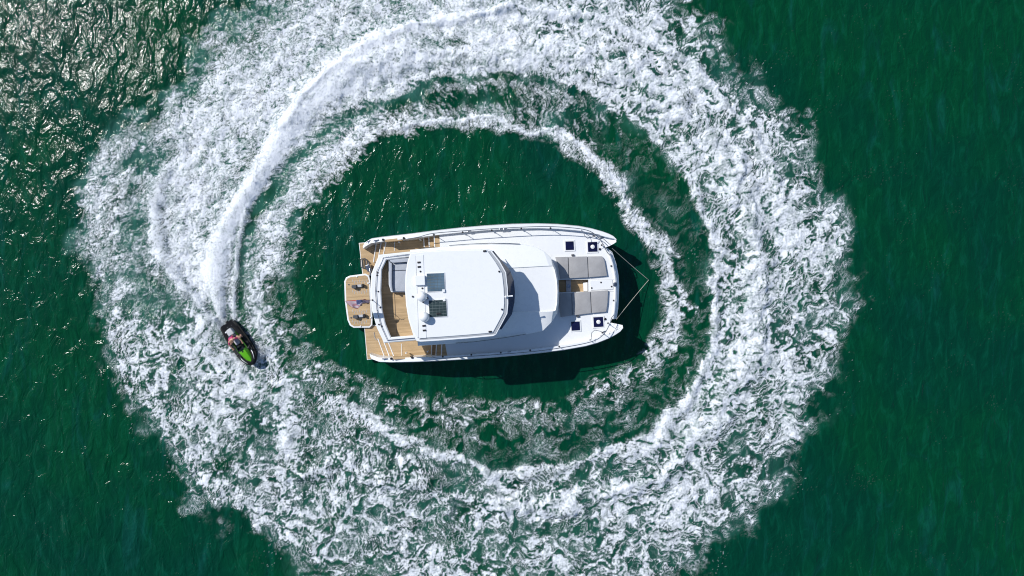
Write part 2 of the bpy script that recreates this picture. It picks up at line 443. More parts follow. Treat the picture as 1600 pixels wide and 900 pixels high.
# ------------------------------------------------------------------ node helper
class NT:
    def __init__(self, mat):
        self.t = mat.node_tree; self.n = self.t.nodes; self.l = self.t.links
    def put(self, node, sock, v):
        s = node.inputs[sock]
        if hasattr(v, 'default_value') or isinstance(v, bpy.types.NodeSocket):
            self.l.new(v, s)
        else:
            s.default_value = v
    def math(self, op, a, b=0.0, c=None, clamp=False):
        m = self.n.new('ShaderNodeMath'); m.operation = op; m.use_clamp = clamp
        self.put(m, 0, a); self.put(m, 1, b)
        if c is not None: self.put(m, 2, c)
        return m.outputs[0]
    def vmath(self, op, a, b=None, scale=None):
        m = self.n.new('ShaderNodeVectorMath'); m.operation = op
        self.put(m, 0, a)
        if b is not None: self.put(m, 1, b)
        if scale is not None: self.put(m, 'Scale', scale)
        return m.outputs['Value'] if op in ('LENGTH', 'DOT_PRODUCT', 'DISTANCE') else m.outputs[0]
    def noise(self, vec, scale, detail=3, rough=.5, dist=0.0, lac=2.0, dims='3D', col=False):
        m = self.n.new('ShaderNodeTexNoise'); m.noise_dimensions = dims
        self.put(m, 'Vector', vec); self.put(m, 'Scale', scale); self.put(m, 'Detail', detail)
        self.put(m, 'Roughness', rough); self.put(m, 'Distortion', dist); self.put(m, 'Lacunarity', lac)
        return m.outputs['Color' if col else 'Fac']
    def voronoi(self, vec, scale, feature='F1', rand=1.0, smooth_=None, dims='3D', out='Distance'):
        m = self.n.new('ShaderNodeTexVoronoi'); m.feature = feature; m.voronoi_dimensions = dims
        self.put(m, 'Vector', vec); self.put(m, 'Scale', scale); self.put(m, 'Randomness', rand)
        if smooth_ is not None: self.put(m, 'Smoothness', smooth_)
        return m.outputs[out]
    def ramp(self, x, a, b, c=0.0, d=1.0, smooth_=True):
        m = self.n.new('ShaderNodeMapRange'); m.interpolation_type = 'SMOOTHSTEP' if smooth_ else 'LINEAR'; m.clamp = True
        self.put(m, 'Value', x); self.put(m, 'From Min', a); self.put(m, 'From Max', b); self.put(m, 'To Min', c); self.put(m, 'To Max', d)
        return m.outputs[0]
    def mix(self, f, a, b):
        m = self.n.new('ShaderNodeMix'); m.data_type = 'RGBA'; m.clamp_factor = True
        self.put(m, 0, f)
        for i, v in ((6, a), (7, b)):
            if isinstance(v, tuple): m.inputs[i].default_value = (*v[:3], 1)
            else: self.l.new(v, m.inputs[i])
        return m.outputs[2]
    def mixf(self, f, a, b):
        m = self.n.new('ShaderNodeMix'); m.data_type = 'FLOAT'
        self.put(m, 0, f); self.put(m, 2, a); self.put(m, 3, b)
        return m.outputs[0]
    def attr(self, name):
        m = self.n.new('ShaderNodeAttribute'); m.attribute_name = name
        return m.outputs['Fac']
    def combine(self, x, y, z):
        m = self.n.new('ShaderNodeCombineXYZ'); self.put(m, 0, x); self.put(m, 1, y); self.put(m, 2, z)
        return m.outputs[0]
    def separate(self, v):
        m = self.n.new('ShaderNodeSeparateXYZ'); self.put(m, 0, v)
        return m.outputs
    def bump(self, height, strength, dist, normal=None):
        m = self.n.new('ShaderNodeBump'); self.put(m, 'Height', height); self.put(m, 'Strength', strength); self.put(m, 'Distance', dist)
        if normal is not None: self.l.new(normal, m.inputs['Normal'])
        return m.outputs[0]


def new_mat(name):
    m = bpy.data.materials.new(name); m.use_nodes = True
    m.node_tree.nodes.clear()
    t = NT(m)
    out = t.n.new('ShaderNodeOutputMaterial')
    p = t.n.new('ShaderNodeBsdfPrincipled')
    t.l.new(p.outputs[0], out.inputs[0])
    return m, t, p


_sea = None
def sea_material():
    global _sea
    if _sea: return _sea
    m, t, p = new_mat('sea_water_and_foam')
    geo = t.n.new('ShaderNodeNewGeometry').outputs['Position']
    sx, sy, sz = t.separate(geo)
    flat = t.combine(sx, sy, 0.0)
    cover, milk = t.attr('cover'), t.attr('milk')
    grain = t.noise(flat, 11.0, 2, .6, dims='2D')
    cov = t.math('ADD', cover, t.math('MULTIPLY', t.math('MULTIPLY', t.math('SUBTRACT', grain, .5), .7), t.math('MULTIPLY', cover, t.math('SUBTRACT', 1.25, cover))), clamp=True)
    big = t.noise(flat, .10, 3, .5, dims='2D')
    wisp_co = t.n.new('ShaderNodeMapping'); t.put(wisp_co, 'Vector', flat)
    wisp_co.inputs['Rotation'].default_value = (0, 0, math.radians(-18)); wisp_co.inputs['Scale'].default_value = (1.0, .28, 1)
    wisp = t.ramp(t.noise(wisp_co.outputs[0], .8, 5, .62, .8, dims='2D'), .54, .78)
    deep = t.mix(t.ramp(big, .35, .65), (0.0006, 0.043, 0.0225), (0.0008, 0.054, 0.0190))
    deep = t.mix(t.math('MULTIPLY', wisp, .42), deep, (0.006, 0.078, 0.072))
    mott = t.noise(wisp_co.outputs[0], 2.3, 5, .65, .6, dims='2D')
    deep = t.mix(t.ramp(mott, .36, .66, .42, 0.0), deep, (0.0004, 0.022, 0.015))
    deep = t.mix(t.ramp(mott, .52, .76, 0.0, .30), deep, (0.004, 0.088, 0.055))
    deep = t.mix(milk, deep, (0.085, 0.25, 0.215))
    col = t.mix(cov, deep, (0.79, 0.815, 0.85))
    t.l.new(col, p.inputs['Base Color'])
    t.put(p, 'Roughness', t.mixf(cov, .13, .8))
    p.inputs['IOR'].default_value = 1.33
    t.put(p, 'Specular IOR Level', t.mixf(cov, .25, .15))
    mp = t.n.new('ShaderNodeMapping'); t.put(mp, 'Vector', flat)
    mp.inputs['Rotation'].default_value = (0, 0, math.radians(28)); mp.inputs['Scale'].default_value = (1.0, .62, 1)
    rp1 = t.noise(mp.outputs[0], 1.35, 3, .52, .45, dims='2D')
    rp2 = t.noise(mp.outputs[0], 5.0, 3, .6, .3, dims='2D')
    wind = t.ramp(sx, -24.0, 14.0, 1.0, .75)
    rip = t.math('MULTIPLY', t.math('ADD', t.math('MULTIPLY', t.math('ADD', t.math('MULTIPLY', rp1, .155), t.math('MULTIPLY', rp2, .018)), wind), t.math('MULTIPLY', grain, .006)), t.math('SUBTRACT', 1.0, t.math('MULTIPLY', cov, .8)))
    t.l.new(t.bump(rip, 1.0, 1.0), p.inputs['Normal'])
    _sea = m
    return m


SEA_HEIGHT = build_sea()

# ------------------------------------------------------------------ materials of the boats
def plain(name, col, rough=.4, metal=0.0, var=.04, scale=3.0, coat=0.0, spec=.5):
    m, t, p = new_mat(name)
    tc = t.n.new('ShaderNodeTexCoord').outputs['Object']
    n = t.noise(tc, scale, 4, .6)
    k = t.ramp(n, .3, .7, 1 - var, 1 + var, False)
    c = t.n.new('ShaderNodeMix'); c.data_type = 'RGBA'; c.blend_type = 'MULTIPLY'; c.inputs[0].default_value = 1
    c.inputs[6].default_value = (*col, 1)
    t.l.new(t.combine(k, k, k), c.inputs[7])
    t.l.new(c.outputs[2], p.inputs['Base Color'])
    t.put(p, 'Roughness', t.ramp(t.noise(tc, scale * 4, 2), .3, .7, max(rough - .06, .03), rough + .08, False))
    p.inputs['Metallic'].default_value = metal
    p.inputs['Coat Weight'].default_value = coat
    p.inputs['Specular IOR Level'].default_value = spec
    return m


def teak_material(name, light, dark, pitch=0.065, along='x'):
    m, t, p = new_mat(name)
    tc = t.n.new('ShaderNodeTexCoord').outputs['Object']
    x, y, z = t.separate(tc)
    a, b = (x, y) if along == 'x' else (y, x)
    row = t.math('DIVIDE', b, pitch)
    fr = t.math('FRACT', row)
    seam = t.math('GREATER_THAN', t.math('ABSOLUTE', t.math('SUBTRACT', fr, .5)), .43)
    idx = t.math('FLOOR', row)
    wn_ = t.n.new('ShaderNodeTexWhiteNoise'); wn_.noise_dimensions = '1D'; t.put(wn_, 'W', idx)
    grain = t.noise(t.combine(t.math('MULTIPLY', a, 1.2), t.math('MULTIPLY', b, 26.0), idx), 1.0, 4, .6)
    wear = t.noise(tc, 1.3, 4, .6)
    f = t.math('ADD', t.math('MULTIPLY', wn_.outputs['Value'], .35), t.math('ADD', t.math('MULTIPLY', grain, .45), t.math('MULTIPLY', wear, .45)))
    c = t.mix(t.ramp(f, .25, .95), dark, light)
    c = t.mix(t.math('MULTIPLY', seam, .55), c, (.05, .04, .03))
    t.l.new(c, p.inputs['Base Color'])
    p.inputs['Roughness'].default_value = .7
    return m


def cushion_material(name, col):
    m, t, p = new_mat(name)
    tc = t.n.new('ShaderNodeTexCoord').outputs['Object']
    weave = t.noise(tc, 90, 2, .6)
    soft = t.noise(tc, 2.2, 3, .5)
    c = t.mix(t.ramp(t.math('ADD', t.math('MULTIPLY', weave, .5), t.math('MULTIPLY', soft, .5)), .3, .7), tuple(k * .86 for k in col), tuple(k * 1.1 for k in col))
    t.l.new(c, p.inputs['Base Color'])
    p.inputs['Roughness'].default_value = .85
    t.l.new(t.bump(soft, .4, .06), p.inputs['Normal'])
    return m


M = {
    'gel': plain('white_gelcoat', (.80, .81, .81), .28, var=.006, scale=.8, coat=.15),
    'deck': plain('nonskid_deck', (.78, .79, .79), .55, var=.02, scale=1.5),
    'grey_gel': plain('grey_gutter', (.36, .38, .40), .5),
    'teak': teak_material('teak_planking', (.57, .40, .22), (.40, .27, .135)),
    'teak_d': teak_material('darker_teak', (.40, .26, .13), (.27, .165, .075)),
    'pad': cushion_material('grey_sunpad', (.345, .34, .34)),
    'settee': cushion_material('pale_grey_vinyl', (.42, .45, .50)),
    'steel': plain('polished_steel', (.34, .35, .37), .22, 1.0, .03),
    'black': plain('black_plastic', (.012, .012, .014), .45),
    'glass': plain('dark_glass', (.004, .016, .055), .12, spec=.18),
    'hatch': plain('tinted_hatch', (.008, .010, .045), .12, var=.35, scale=2.0, spec=.3),
    'smoke': plain('roof_glass_painted_reflection', (.095, .15, .20), .10, var=.3, scale=1.2, spec=.5),  # upper hatch pane: its pale reflection is painted into the glass colour
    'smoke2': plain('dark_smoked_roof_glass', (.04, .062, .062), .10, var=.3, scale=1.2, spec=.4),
    'blind': plain('blind_slat', (.14, .17, .17), .6),
    'dkgrey': plain('dark_grey_rubber', (.06, .065, .075), .6),
    'ltgrey': plain('light_grey_pad', (.45, .46, .48), .6),
    'rope': plain('tan_rope', (.50, .46, .38), .9, var=.25, scale=30),
    'antifoul': plain('blue_black_antifouling', (.01, .02, .03), .7),
}

# ------------------------------------------------------------------ mesh helpers
def mesh_obj(name, verts, faces, mat, parent=None, bevel=0.0, smooth_angle=None, mats=None):
    me = bpy.data.meshes.new(name)
    me.from_pydata([tuple(v) for v in verts], [], [tuple(f) for f in faces])
    bm = bmesh.new(); bm.from_mesh(me)
    bmesh.ops.recalc_face_normals(bm, faces=bm.faces)
    if bevel:
        es = [e for e in bm.edges if len(e.link_faces) == 2 and e.calc_face_angle(0) > .6]
        bmesh.ops.bevel(bm, geom=es, offset=bevel, segments=2, affect='EDGES', profile=.6, clamp_overlap=True)
    bm.to_mesh(me); bm.free()
    if smooth_angle:
        me.polygons.foreach_set('use_smooth', [True] * len(me.polygons))
        me.set_sharp_from_angle(angle=math.radians(smooth_angle))
    me.materials.append(mat)
    o = bpy.data.objects.new(name, me); COL.objects.link(o)
    if parent is not None: o.parent = parent
    return o


def prism(name, pts, z0, z1, mat, parent=None, bevel=0.0, smooth_angle=None):
    """pts: (x, y) outline"""
    n = len(pts)
    v = [(p[0], p[1], z0) for p in pts] + [(p[0], p[1], z1) for p in pts]
    f = [tuple(range(n))[::-1], tuple(range(n, 2 * n))] + [(i, (i + 1) % n, n + (i + 1) % n, n + i) for i in range(n)]
    return mesh_obj(name, v, f, mat, parent, bevel, smooth_angle)


def loops(name, rings, mat, parent=None, cap=(True, True), bevel=0.0, smooth_angle=None, closed=True):
    n = len(rings[0]); v = [p for r in rings for p in r]; f = []
    for k in range(len(rings) - 1):
        for i in range(n if closed else n - 1):
            a, b = k * n + i, k * n + (i + 1) % n
            f.append((a, b, b + n, a + n))
    if cap[0]: f.append(tuple(range(n))[::-1])
    if cap[1]: f.append(tuple(range((len(rings) - 1) * n, len(rings) * n)))
    return mesh_obj(name, v, f, mat, parent, bevel, smooth_angle)


def box(name, c, s, mat, parent=None, rz=0.0, bevel=0.01):
    x, y, z = s[0] / 2, s[1] / 2, s[2] / 2
    ca, sa = math.cos(rz), math.sin(rz)
    pts = [(c[0] + a * ca - b * sa, c[1] + a * sa + b * ca) for a, b in ((-x, -y), (x, -y), (x, y), (-x, y))]
    return prism(name, pts, c[2] - z, c[2] + z, mat, parent, bevel)


def tube(name, pts, r, mat, parent=None, sides=7):
    P = [Vector(p) for p in pts]; rings = []
    up = Vector((0, 0, 1))
    for i, p in enumerate(P):
        d = (P[min(i + 1, len(P) - 1)] - P[max(i - 1, 0)]).normalized()
        a = d.cross(up)
        if a.length < 1e-3: a = d.cross(Vector((1, 0, 0)))
        a.normalize(); b = d.cross(a)
        rr = r[i] if isinstance(r, (list, tuple)) else r
        rings.append([tuple(p + (a * math.cos(t) + b * math.sin(t)) * rr) for t in [2 * math.pi * k / sides for k in range(sides)]])
    return loops(name, rings, mat, parent, smooth_angle=50)


def lathe(name, c, prof, mat, parent=None, n=18):
    rings = [[(c[0] + r * math.cos(2 * math.pi * k / n), c[1] + r * math.sin(2 * math.pi * k / n), c[2] + z) for k in range(n)] for r, z in prof]
    return loops(name, rings, mat, parent, smooth_angle=45)


def inset(pts, d):
    """move a closed outline inwards by d"""
    n = len(pts); area = sum(pts[i][0] * pts[(i + 1) % n][1] - pts[(i + 1) % n][0] * pts[i][1] for i in range(n))
    s = 1 if area > 0 else -1; out = []
    for i in range(n):
        p0, p1, p2 = [Vector(pts[(i + k) % n][:2]) for k in (-1, 0, 1)]
        e1 = (p1 - p0).normalized(); e2 = (p2 - p1).normalized()
        n1 = Vector((-e1.y, e1.x)) * s; n2 = Vector((-e2.y, e2.x)) * s
        b = n1 + n2
        k = d / max(b.length_squared / 2, .35) if b.length > 1e-6 else 0
        out.append((p1.x + b.x * k, p1.y + b.y * k))
    return out


# ------------------------------------------------------------------ the catamaran
HEAD = math.radians(4.3)
ORIGIN = at(766, 456, 0)
yacht = bpy.data.objects.new('catamaran', None); COL.objects.link(yacht)
yacht.location = ORIGIN; yacht.rotation_euler = (0, 0, HEAD)
tag(yacht, 'white power catamaran with flybridge hardtop and teak stern decks, bow to the right', 'catamaran')
_ch, _sh = math.cos(-HEAD), math.sin(-HEAD)


def L(px, py, z):
    w = at(px, py, z) - ORIGIN
    return (w.x * _ch - w.y * _sh, w.x * _sh + w.y * _ch, z)


def L2(pts, z):
    return [L(p[0], p[1], z)[:2] for p in pts]


Z_STERN, Z_COCK, Z_DECK = 0.55, 1.30, 2.26

# hulls: gunwale stations  px, py, gunwale z, deck z, width inboard
PORT = [(567, 384.5, 1.20, .46, .5), (570, 379, 1.35, .46, 1.2), (579, 373.5, 1.65, .46, 1.9), (597, 370.8, 1.90, .46, 2.1), (598, 370.7, 1.90, 1.2, 2.1), (640, 366, 2.40, 1.2, 2.1), (661, 363.3, 2.45, 1.2, 2.1),
        (686, 360.2, 2.48, 1.2, 2.1), (687, 360.0, 2.48, 2.18, 2.1), (720, 356.4, 2.5, 2.18, 2.1), (760, 352.9, 2.5, 2.18, 2.1), (800, 350.6, 2.5, 2.18, 2.1), (840, 349.8, 2.5, 2.18, 2.0), (872, 350.8, 2.52, 2.2, 1.9), (905, 353.8, 2.54, 2.22, 1.6),
        (925, 357.6, 2.56, 2.26, 1.25), (942, 362.4, 2.58, 2.3, .92), (952, 366.0, 2.6, 2.34, .66), (959, 369.5, 2.6, 2.4, .40), (963, 373.5, 2.6, 2.5, .16)]
STBD = [(578, 556.5, 1.20, .46, .5), (581, 561, 1.35, .46, 1.2), (592, 565, 1.65, .46, 1.9), (611, 565.8, 1.90, .46, 2.1), (612, 565.8, 1.90, 1.2, 2.1), (652, 564.8, 2.40, 1.2, 2.1), (674, 563.8, 2.45, 1.2, 2.1),
        (698, 562.6, 2.48, 1.2, 2.1), (699, 562.5, 2.48, 2.18, 2.1), (730, 560.8, 2.5, 2.18, 2.1), (770, 557.8, 2.5, 2.18, 2.1), (810, 554.4, 2.5, 2.18, 2.1), (850, 550.2, 2.5, 2.18, 2.0), (882, 546.2, 2.52, 2.2, 1.9), (915, 540.4, 2.54, 2.22, 1.6),
        (934, 535.2, 2.56, 2.26, 1.25), (951, 528.4, 2.58, 2.3, .92), (961, 523.2, 2.6, 2.34, .66), (969, 518.0, 2.6, 2.4, .40), (973.5, 512.5, 2.6, 2.5, .16)]
for st, sgn in ((PORT, 1), (STBD, -1)):
    rings = []
    for k, (px, py, zg, zd, w) in enumerate(st):
        u, v, _ = L(px, py, zg)
        f = min(1, w / 2.1)
        gw = min(.24, w * .3)
        lip = .03 * f
        zk = -.75 + .55 * (1 - f) if k > 8 else -.6
        row = [(u, v, zg), (u, v - sgn * gw, zg), (u, v - sgn * (gw + .03), zd), (u, v - sgn * w, zd), (u - .05, v - sgn * (w * .97), .6 * zd), (u - .15, v - sgn * (w * .86), .15),
               (u - .3, v - sgn * w * .55, zk), (u - .15, v - sgn * (.20 * f + .02), .15), (u - .05, v - sgn * .05 * f, .9), (u, v + sgn * lip, zg - .32), (u, v + sgn * lip, zg - .10)]
        rings.append(row)
    loops('hull', rings, M['gel'], yacht, smooth_angle=32)

# rubbing strake of each hull
for st, sgn in ((PORT, 1), (STBD, -1)):
    pts = []
    for (px, py, zg, zd, w) in st[2:-1]:
        u, v, _ = L(px, py, zg); pts.append((u, v + sgn * .04, zg - .34))
    tube('rubbing_strake', pts, .03, M['grey_gel'], yacht, 6)

# bridge deck between the hulls and the cockpit sole
prism('bridge_deck', L2([(612, 402), (690, 388), (935, 390), (945, 440), (946, 498), (700, 536), (618, 528)], 1.0), .75, 1.18, M['gel'], yacht)
prism('cockpit_sole', L2([(597.5, 378), (662, 370), (662, 385), (676, 470), (675, 555), (613, 558), (606, 470)], 1.3), 1.19, 1.30, M['teak'], yacht)

# foredeck in four pieces round the sunken well
WELL = [(868, 437.5), (919, 436.5), (919.5, 455.5), (868, 457)]
zf = Z_DECK
prism('foredeck', L2([(686.5, 366.5), (720, 362.5), (760, 358.8), (800, 356.4), (840, 355.6), (872, 356.4), (905, 359.5), (922, 364), (936, 372), (946, 387), (956, 402), (962, 425), (963.5, 436.2), (868, 437.5), (690, 440)], zf), zf - .07, zf, M['deck'], yacht)
prism('foredeck', L2([(690, 440.3), (868, 437.8), (868, 456.8), (690, 459.8)], zf), zf - .07, zf, M['deck'], yacht)
prism('foredeck', L2([(919.2, 436.8), (963.6, 436.5), (964, 455), (919.5, 455.8)], zf), zf - .07, zf, M['deck'], yacht)
prism('foredeck', L2([(690, 460.1), (868, 457.1), (919.5, 456.1), (964, 455.3), (963.5, 470), (961, 485), (956, 499), (951, 512), (938, 523), (922, 530), (905, 536), (882, 540.2), (850, 544.2), (810, 548.4), (770, 551.8), (730, 554.8), (699, 556.6), (696, 540)], zf), zf - .07, zf, M['deck'], yacht)
# the well
zw = 1.80
prism('well_sole', L2([(866, 436.0), (920, 435.0), (920.5, 457), (866, 458.5)], zw), zw - .05, zw, M['teak'], yacht)
wl2 = L2(WELL, 2.0); wl2o = L2([(867.4, 437.0), (919.7, 435.9), (920.2, 456.1), (867.4, 457.6)], 2.0)
loops('well_lining', [[(*p, zw) for p in wl2o], [(*p, zf - .012) for p in wl2o], [(*p, zf - .012) for p in wl2], [(*p, zw) for p in wl2]], M['gel'], yacht, (False, False))
prism('well_step', L2([(870.5, 438), (883.5, 438), (884, 456), (870.5, 456)], 2.05), zw + .004, 2.05, M['teak_d'], yacht, .01)
prism('well_step', L2([(884.2, 438), (892, 438), (892.4, 456), (884.6, 456)], 1.93), zw + .004, 1.93, M['ltgrey'], yacht, .01)
prism('well_step', L2([(911, 442), (918, 441), (918, 455), (912, 455)], 1.95), zw + .004, 1.95, M['gel'], yacht, .01)
lathe('well_table_socket', L(889, 447, 1.93), [(.10, .004), (.10, .03), (.02, .04)], M['steel'], yacht)

# bow beam and forward lip
arc_o = [(948, 386.5), (957, 394), (963, 412), (966.5, 430), (967.5, 446), (967, 464), (966, 482), (963.5, 498)]
arc_i = [(944, 389.5), (953, 398), (959, 415), (962.3, 431), (963.3, 446), (962.8, 464), (961.3, 481), (957, 499)]
def strip(name, po, pi, zo, zi, thick, mat, bevel=0):
    top = [L(p[0], p[1], zo) for p in po] + [L(p[0], p[1], zi) for p in pi[::-1]]
    bot = [(x, y, z - thick) for x, y, z in top]
    n = len(po); v = top + bot; N = 2 * n; f = []
    for i in range(n - 1):
        f.append((i, i + 1, N - 2 - i, N - 1 - i)); f.append((N + i + 1, N + i, N + N - 1 - i, N + N - 2 - i))
    for i in range(N):
        j = (i + 1) % N
        f.append((j, i, N + i, N + j))
    return mesh_obj(name, v, f, mat, yacht, bevel)
strip('bow_beam', arc_o, arc_i, 1.98, 2.10, .30, M['gel'], .02)
arc_m = [(p[0] - 4.6, p[1] + .4) for p in arc_o]
arc_k = [(p[0] - 6.6, p[1] + .6) for p in arc_o]
strip('toe_rail', arc_m, arc_k, 2.33, 2.35, .10, M['gel'], .02)
strip('bow_nosing', arc_o, arc_i, 1.66, 1.66, .22, M['grey_gel'])

# sunpads: each cushion a part
def pad(name, px, z0, z1, mat, bev=.014):
    return prism(name, inset(L2(px, z1), .008), z0, z1, mat, yacht, bev, 60)
for q in ([(867.5, 401.5), (887.6, 401), (888.6, 435), (875, 435.6), (873, 420)], [(888.2, 401), (917.8, 400.4), (919.2, 433.6), (889.2, 435)],
          [(918.4, 400.4), (941, 400.2), (944.5, 406), (949, 431), (919.8, 433.6)],
          [(874.4, 458), (893, 457.4), (893.8, 493.2), (876, 495.8), (873.6, 478)], [(893.6, 457.2), (922.4, 455.4), (924, 489.6), (894.4, 493.2)],
          [(923, 455.2), (950.4, 453.4), (949.4, 474), (947.4, 487.4), (924.6, 489.4)]):
    pad('sunpad_cushion', q, zf + .004, zf + .17, M['pad'])
# anchor locker lid with its fittings
prism('locker_lid', L2([(922, 438.5), (957, 437), (958, 452), (923, 453.5)], zf + .05), zf + .004, zf + .05, M['gel'], yacht, .015)
for (x, y) in ((924.5, 450), (939, 441.3), (955.5, 447.7), (955, 415.5), (959, 469.5)):
    lathe('deck_fitting', L(x, y, zf + .05), [(.05, -.04), (.05, .02), (.02, .035)], M['black'], yacht, 10)
for (x, y) in ((895, 398.6), (903, 494.2)):
    box('speaker', L(x, y, zf + .06), (.16, .10, .10), M['dkgrey'], yacht)
box('windlass', L(961, 444, zf + .10), (.20, .22, .2), M['steel'], yacht, 0, .04)

# deck hatches
def hatch(quad, vent):
    q = L2(quad, zf + .05)
    o = prism('deck_hatch', inset(q, -.075), zf + .004, zf + .045, M['gel'], yacht, .012)
    g = prism('pane', q, zf + .046, zf + .075, M['hatch'], o, .008)
    if vent:
        c = (sum(p[0] for p in q) / 4, sum(p[1] for p in q) / 4, zf + .076)
        lathe('vent', c, [(.11, 0), (.12, .04), (.06, .07), (.02, .075)], M['gel'], o, 14)
hatch([(883.4, 377.4), (896, 377), (896.6, 390.2), (884, 390.6)], False)
hatch([(918.2, 378.4), (932.8, 377.9), (933.4, 393), (918.9, 393.4)], True)
hatch([(892.2, 502.8), (905.4, 502.2), (906.2, 515.8), (893, 516.6)], False)
hatch([(927, 495.8), (941.8, 495), (942.8, 510.2), (928, 511)], True)
for (x, y) in ((937, 389.2), (945.5, 498.4)):
    lathe('foot_switch', L(x, y, zf + .02), [(.07, -.015), (.07, .03), (.03, .05)], M['black'], yacht, 12)
for (x, y) in ((940.5, 371.5), (943, 518.5)):
    box('cleat', L(x, y, zf + .07), (.28, .06, .06), M['steel'], yacht, .3, .02)

# saloon
ROOF = [(640, 390), (702, 384.3), (760, 380.8), (800, 380.2), (820, 381.6), (838, 386), (850, 392), (861, 402.5), (869, 419.5), (873, 438), (874, 456), (873.3, 474), (871, 490), (862, 504), (849, 517), (834, 520.6),
        (820, 523), (770, 531), (712, 537), (652, 541)]
zr = 3.72
roof = L2(ROOF, zr)
wall = inset(roof, .30)
prism('saloon_wall', wall, 1.19, 3.42, M['gel'], yacht)
prism('saloon_window', inset(roof, .275), 2.72, 3.32, M['glass'], yacht)
r0 = [(*p, 3.42) for p in inset(roof, .06)]; r1 = [(*p, 3.50) for p in roof]; r2 = [(*p, 3.60) for p in inset(roof, .02)]
RI = [(640, 425), (702, 422), (770, 420), (800, 418.3), (825, 417), (845, 415.8), (858, 415.2), (863.5, 415), (866.5, 421), (870, 438), (871, 456), (870.3, 474), (868, 485), (864, 486.5), (855, 487), (840, 487.4), (825, 487.8), (770, 489), (712, 492), (652, 495)]
ri = L2(RI, 3.88)
r3 = [(*p, 3.88) for p in ri]; r4 = [(*p, 3.81) for p in inset(ri, .03)]
loops('saloon_roof', [r0, r1, r2, r3, r4], M['gel'], yacht, smooth_angle=12)
# moulded creases along the house, drawn as thin steel tubes
tube('house_crease', [L(x, y, 3.66) for x, y in ((702, 383.6), (730, 381.6), (765, 380.0), (795, 380.4), (812, 381.2))], .022, M['steel'], yacht)
tube('house_crease', [L(x, y, 3.66) for x, y in ((712, 536), (740, 534), (770, 530.2), (800, 525.8), (822, 521.8))], .022, M['steel'], yacht)

# flybridge
FO = [(592, 398), (640, 393), (700, 391.5), (762, 392), (786, 414), (795, 430), (797, 452), (796, 472), (791, 492), (775, 514), (700, 526), (650, 531.8), (600, 536), (588.5, 512), (581, 485), (578.6, 455), (580, 428)]
FI = [(604, 406.2), (641, 401.5), (700, 399), (758, 399), (778, 418), (786, 432), (788, 452), (787, 471), (782, 490), (769, 507), (700, 518), (651, 523.6), (611, 526.8), (602.5, 506), (597.4, 484), (595.4, 454), (596.8, 421)]
zc = 4.92
fo, fi = L2(FO, zc), L2(FI, zc)
fob = inset(fo, .10)
prism('flybridge_base', inset(fo, .12), 3.70, 4.14, M['gel'], yacht)
fsole = inset(L2(FI, 4.2), -.02)
prism('flybridge_sole', fsole, 4.145, 4.20, M['teak'], yacht)
loops('flybridge_coaming', [[(*p, 3.66) for p in inset(fo, .16)], [(*p, 4.2) for p in fob], [(*p, zc - .05) for p in fo], [(*p, zc) for p in inset(fo, .05)],
                            [(*p, zc) for p in inset(fi, -.05)], [(*p, zc - .05) for p in fi], [(*p, 4.14) for p in L2(FI, 4.14)]], M['gel'], yacht, (False, False), smooth_angle=35)
# rail set along the coaming
mid = [((a[0] + b[0]) / 2, (a[1] + b[1]) / 2) for a, b in zip(fo, fi)]
order = [3, 2, 1, 0, 16, 15, 14, 13, 12, 11, 10]
tube('coaming_rail', [(*mid[i], zc + .07) for i in order[1:]], .018, M['steel'], yacht)
for i in (0, 16, 15, 14, 13, 12):
    tube('rail_foot', [(*mid[i], zc - .005), (*mid[i], zc + .07)], .022, M['steel'], yacht)
for (x, y) in ((590.2, 426), (589.5, 430.2), (591, 455.5), (582, 468.8), (594, 480.6), (596.6, 509.4), (592, 507)):
    lathe('coaming_fitting', L(x, y, zc), [(.045, -.002), (.045, .03), (.02, .045)], M['black'], yacht, 10)
# windscreen
wb = [(771, 391.5), (797, 422.5), (803, 439), (804.6, 456), (804, 472), (800, 491), (783.5, 515)]
wbl = L2(wb, 4.80); wtl = [(a * 1 - .34, b * .96) for a, b in wbl]
nW = len(wb)
loops('windscreen', [[(*p, 4.62) for p in wbl] + [(p[0] - .03, p[1], 4.62) for p in wbl[::-1]], [(*p, 5.50) for p in wtl] + [(p[0] - .03, p[1], 5.50) for p in wtl[::-1]]], M['glass'], yacht)
prism('dash', L2([(773, 398), (795, 425), (800, 441), (801, 456), (800, 471), (796, 490), (781, 511), (770, 505), (786, 470), (786, 436), (768, 404)], 4.8), 4.2, 4.72, M['gel'], yacht, .03)
# settee of the flybridge
prism('settee_base', L2([(607, 404), (648, 402), (648, 457), (611, 456.5), (607.5, 445)], 4.5), 4.20, 4.52, M['gel'], yacht, .02)
pad('settee_cushion', [(613, 411.5), (646, 409.5), (646, 421.5), (613, 423)], 4.52, 4.64, M['settee'])
pad('settee_cushion', [(613, 423.6), (646, 422.1), (646, 455.6), (614.5, 455.4), (612.6, 446)], 4.52, 4.64, M['settee'])
pad('settee_backrest', [(607.6, 404.6), (646, 402.5), (646, 408.9), (613, 410.8), (609.5, 408.6)], 4.52, 4.84, M['settee'])
pad('settee_backrest', [(607.2, 406), (609.4, 409.4), (612.4, 411.4), (612.2, 446), (613.8, 454.8), (611, 455.4), (608, 445)], 4.52, 4.84, M['settee'])
# sole hatch seam trim
tube('sole_trim', [L(x, y, 4.205) for x, y in ((616.5, 459), (618, 490), (620.5, 524))], .012, M['dkgrey'], yacht, 4)

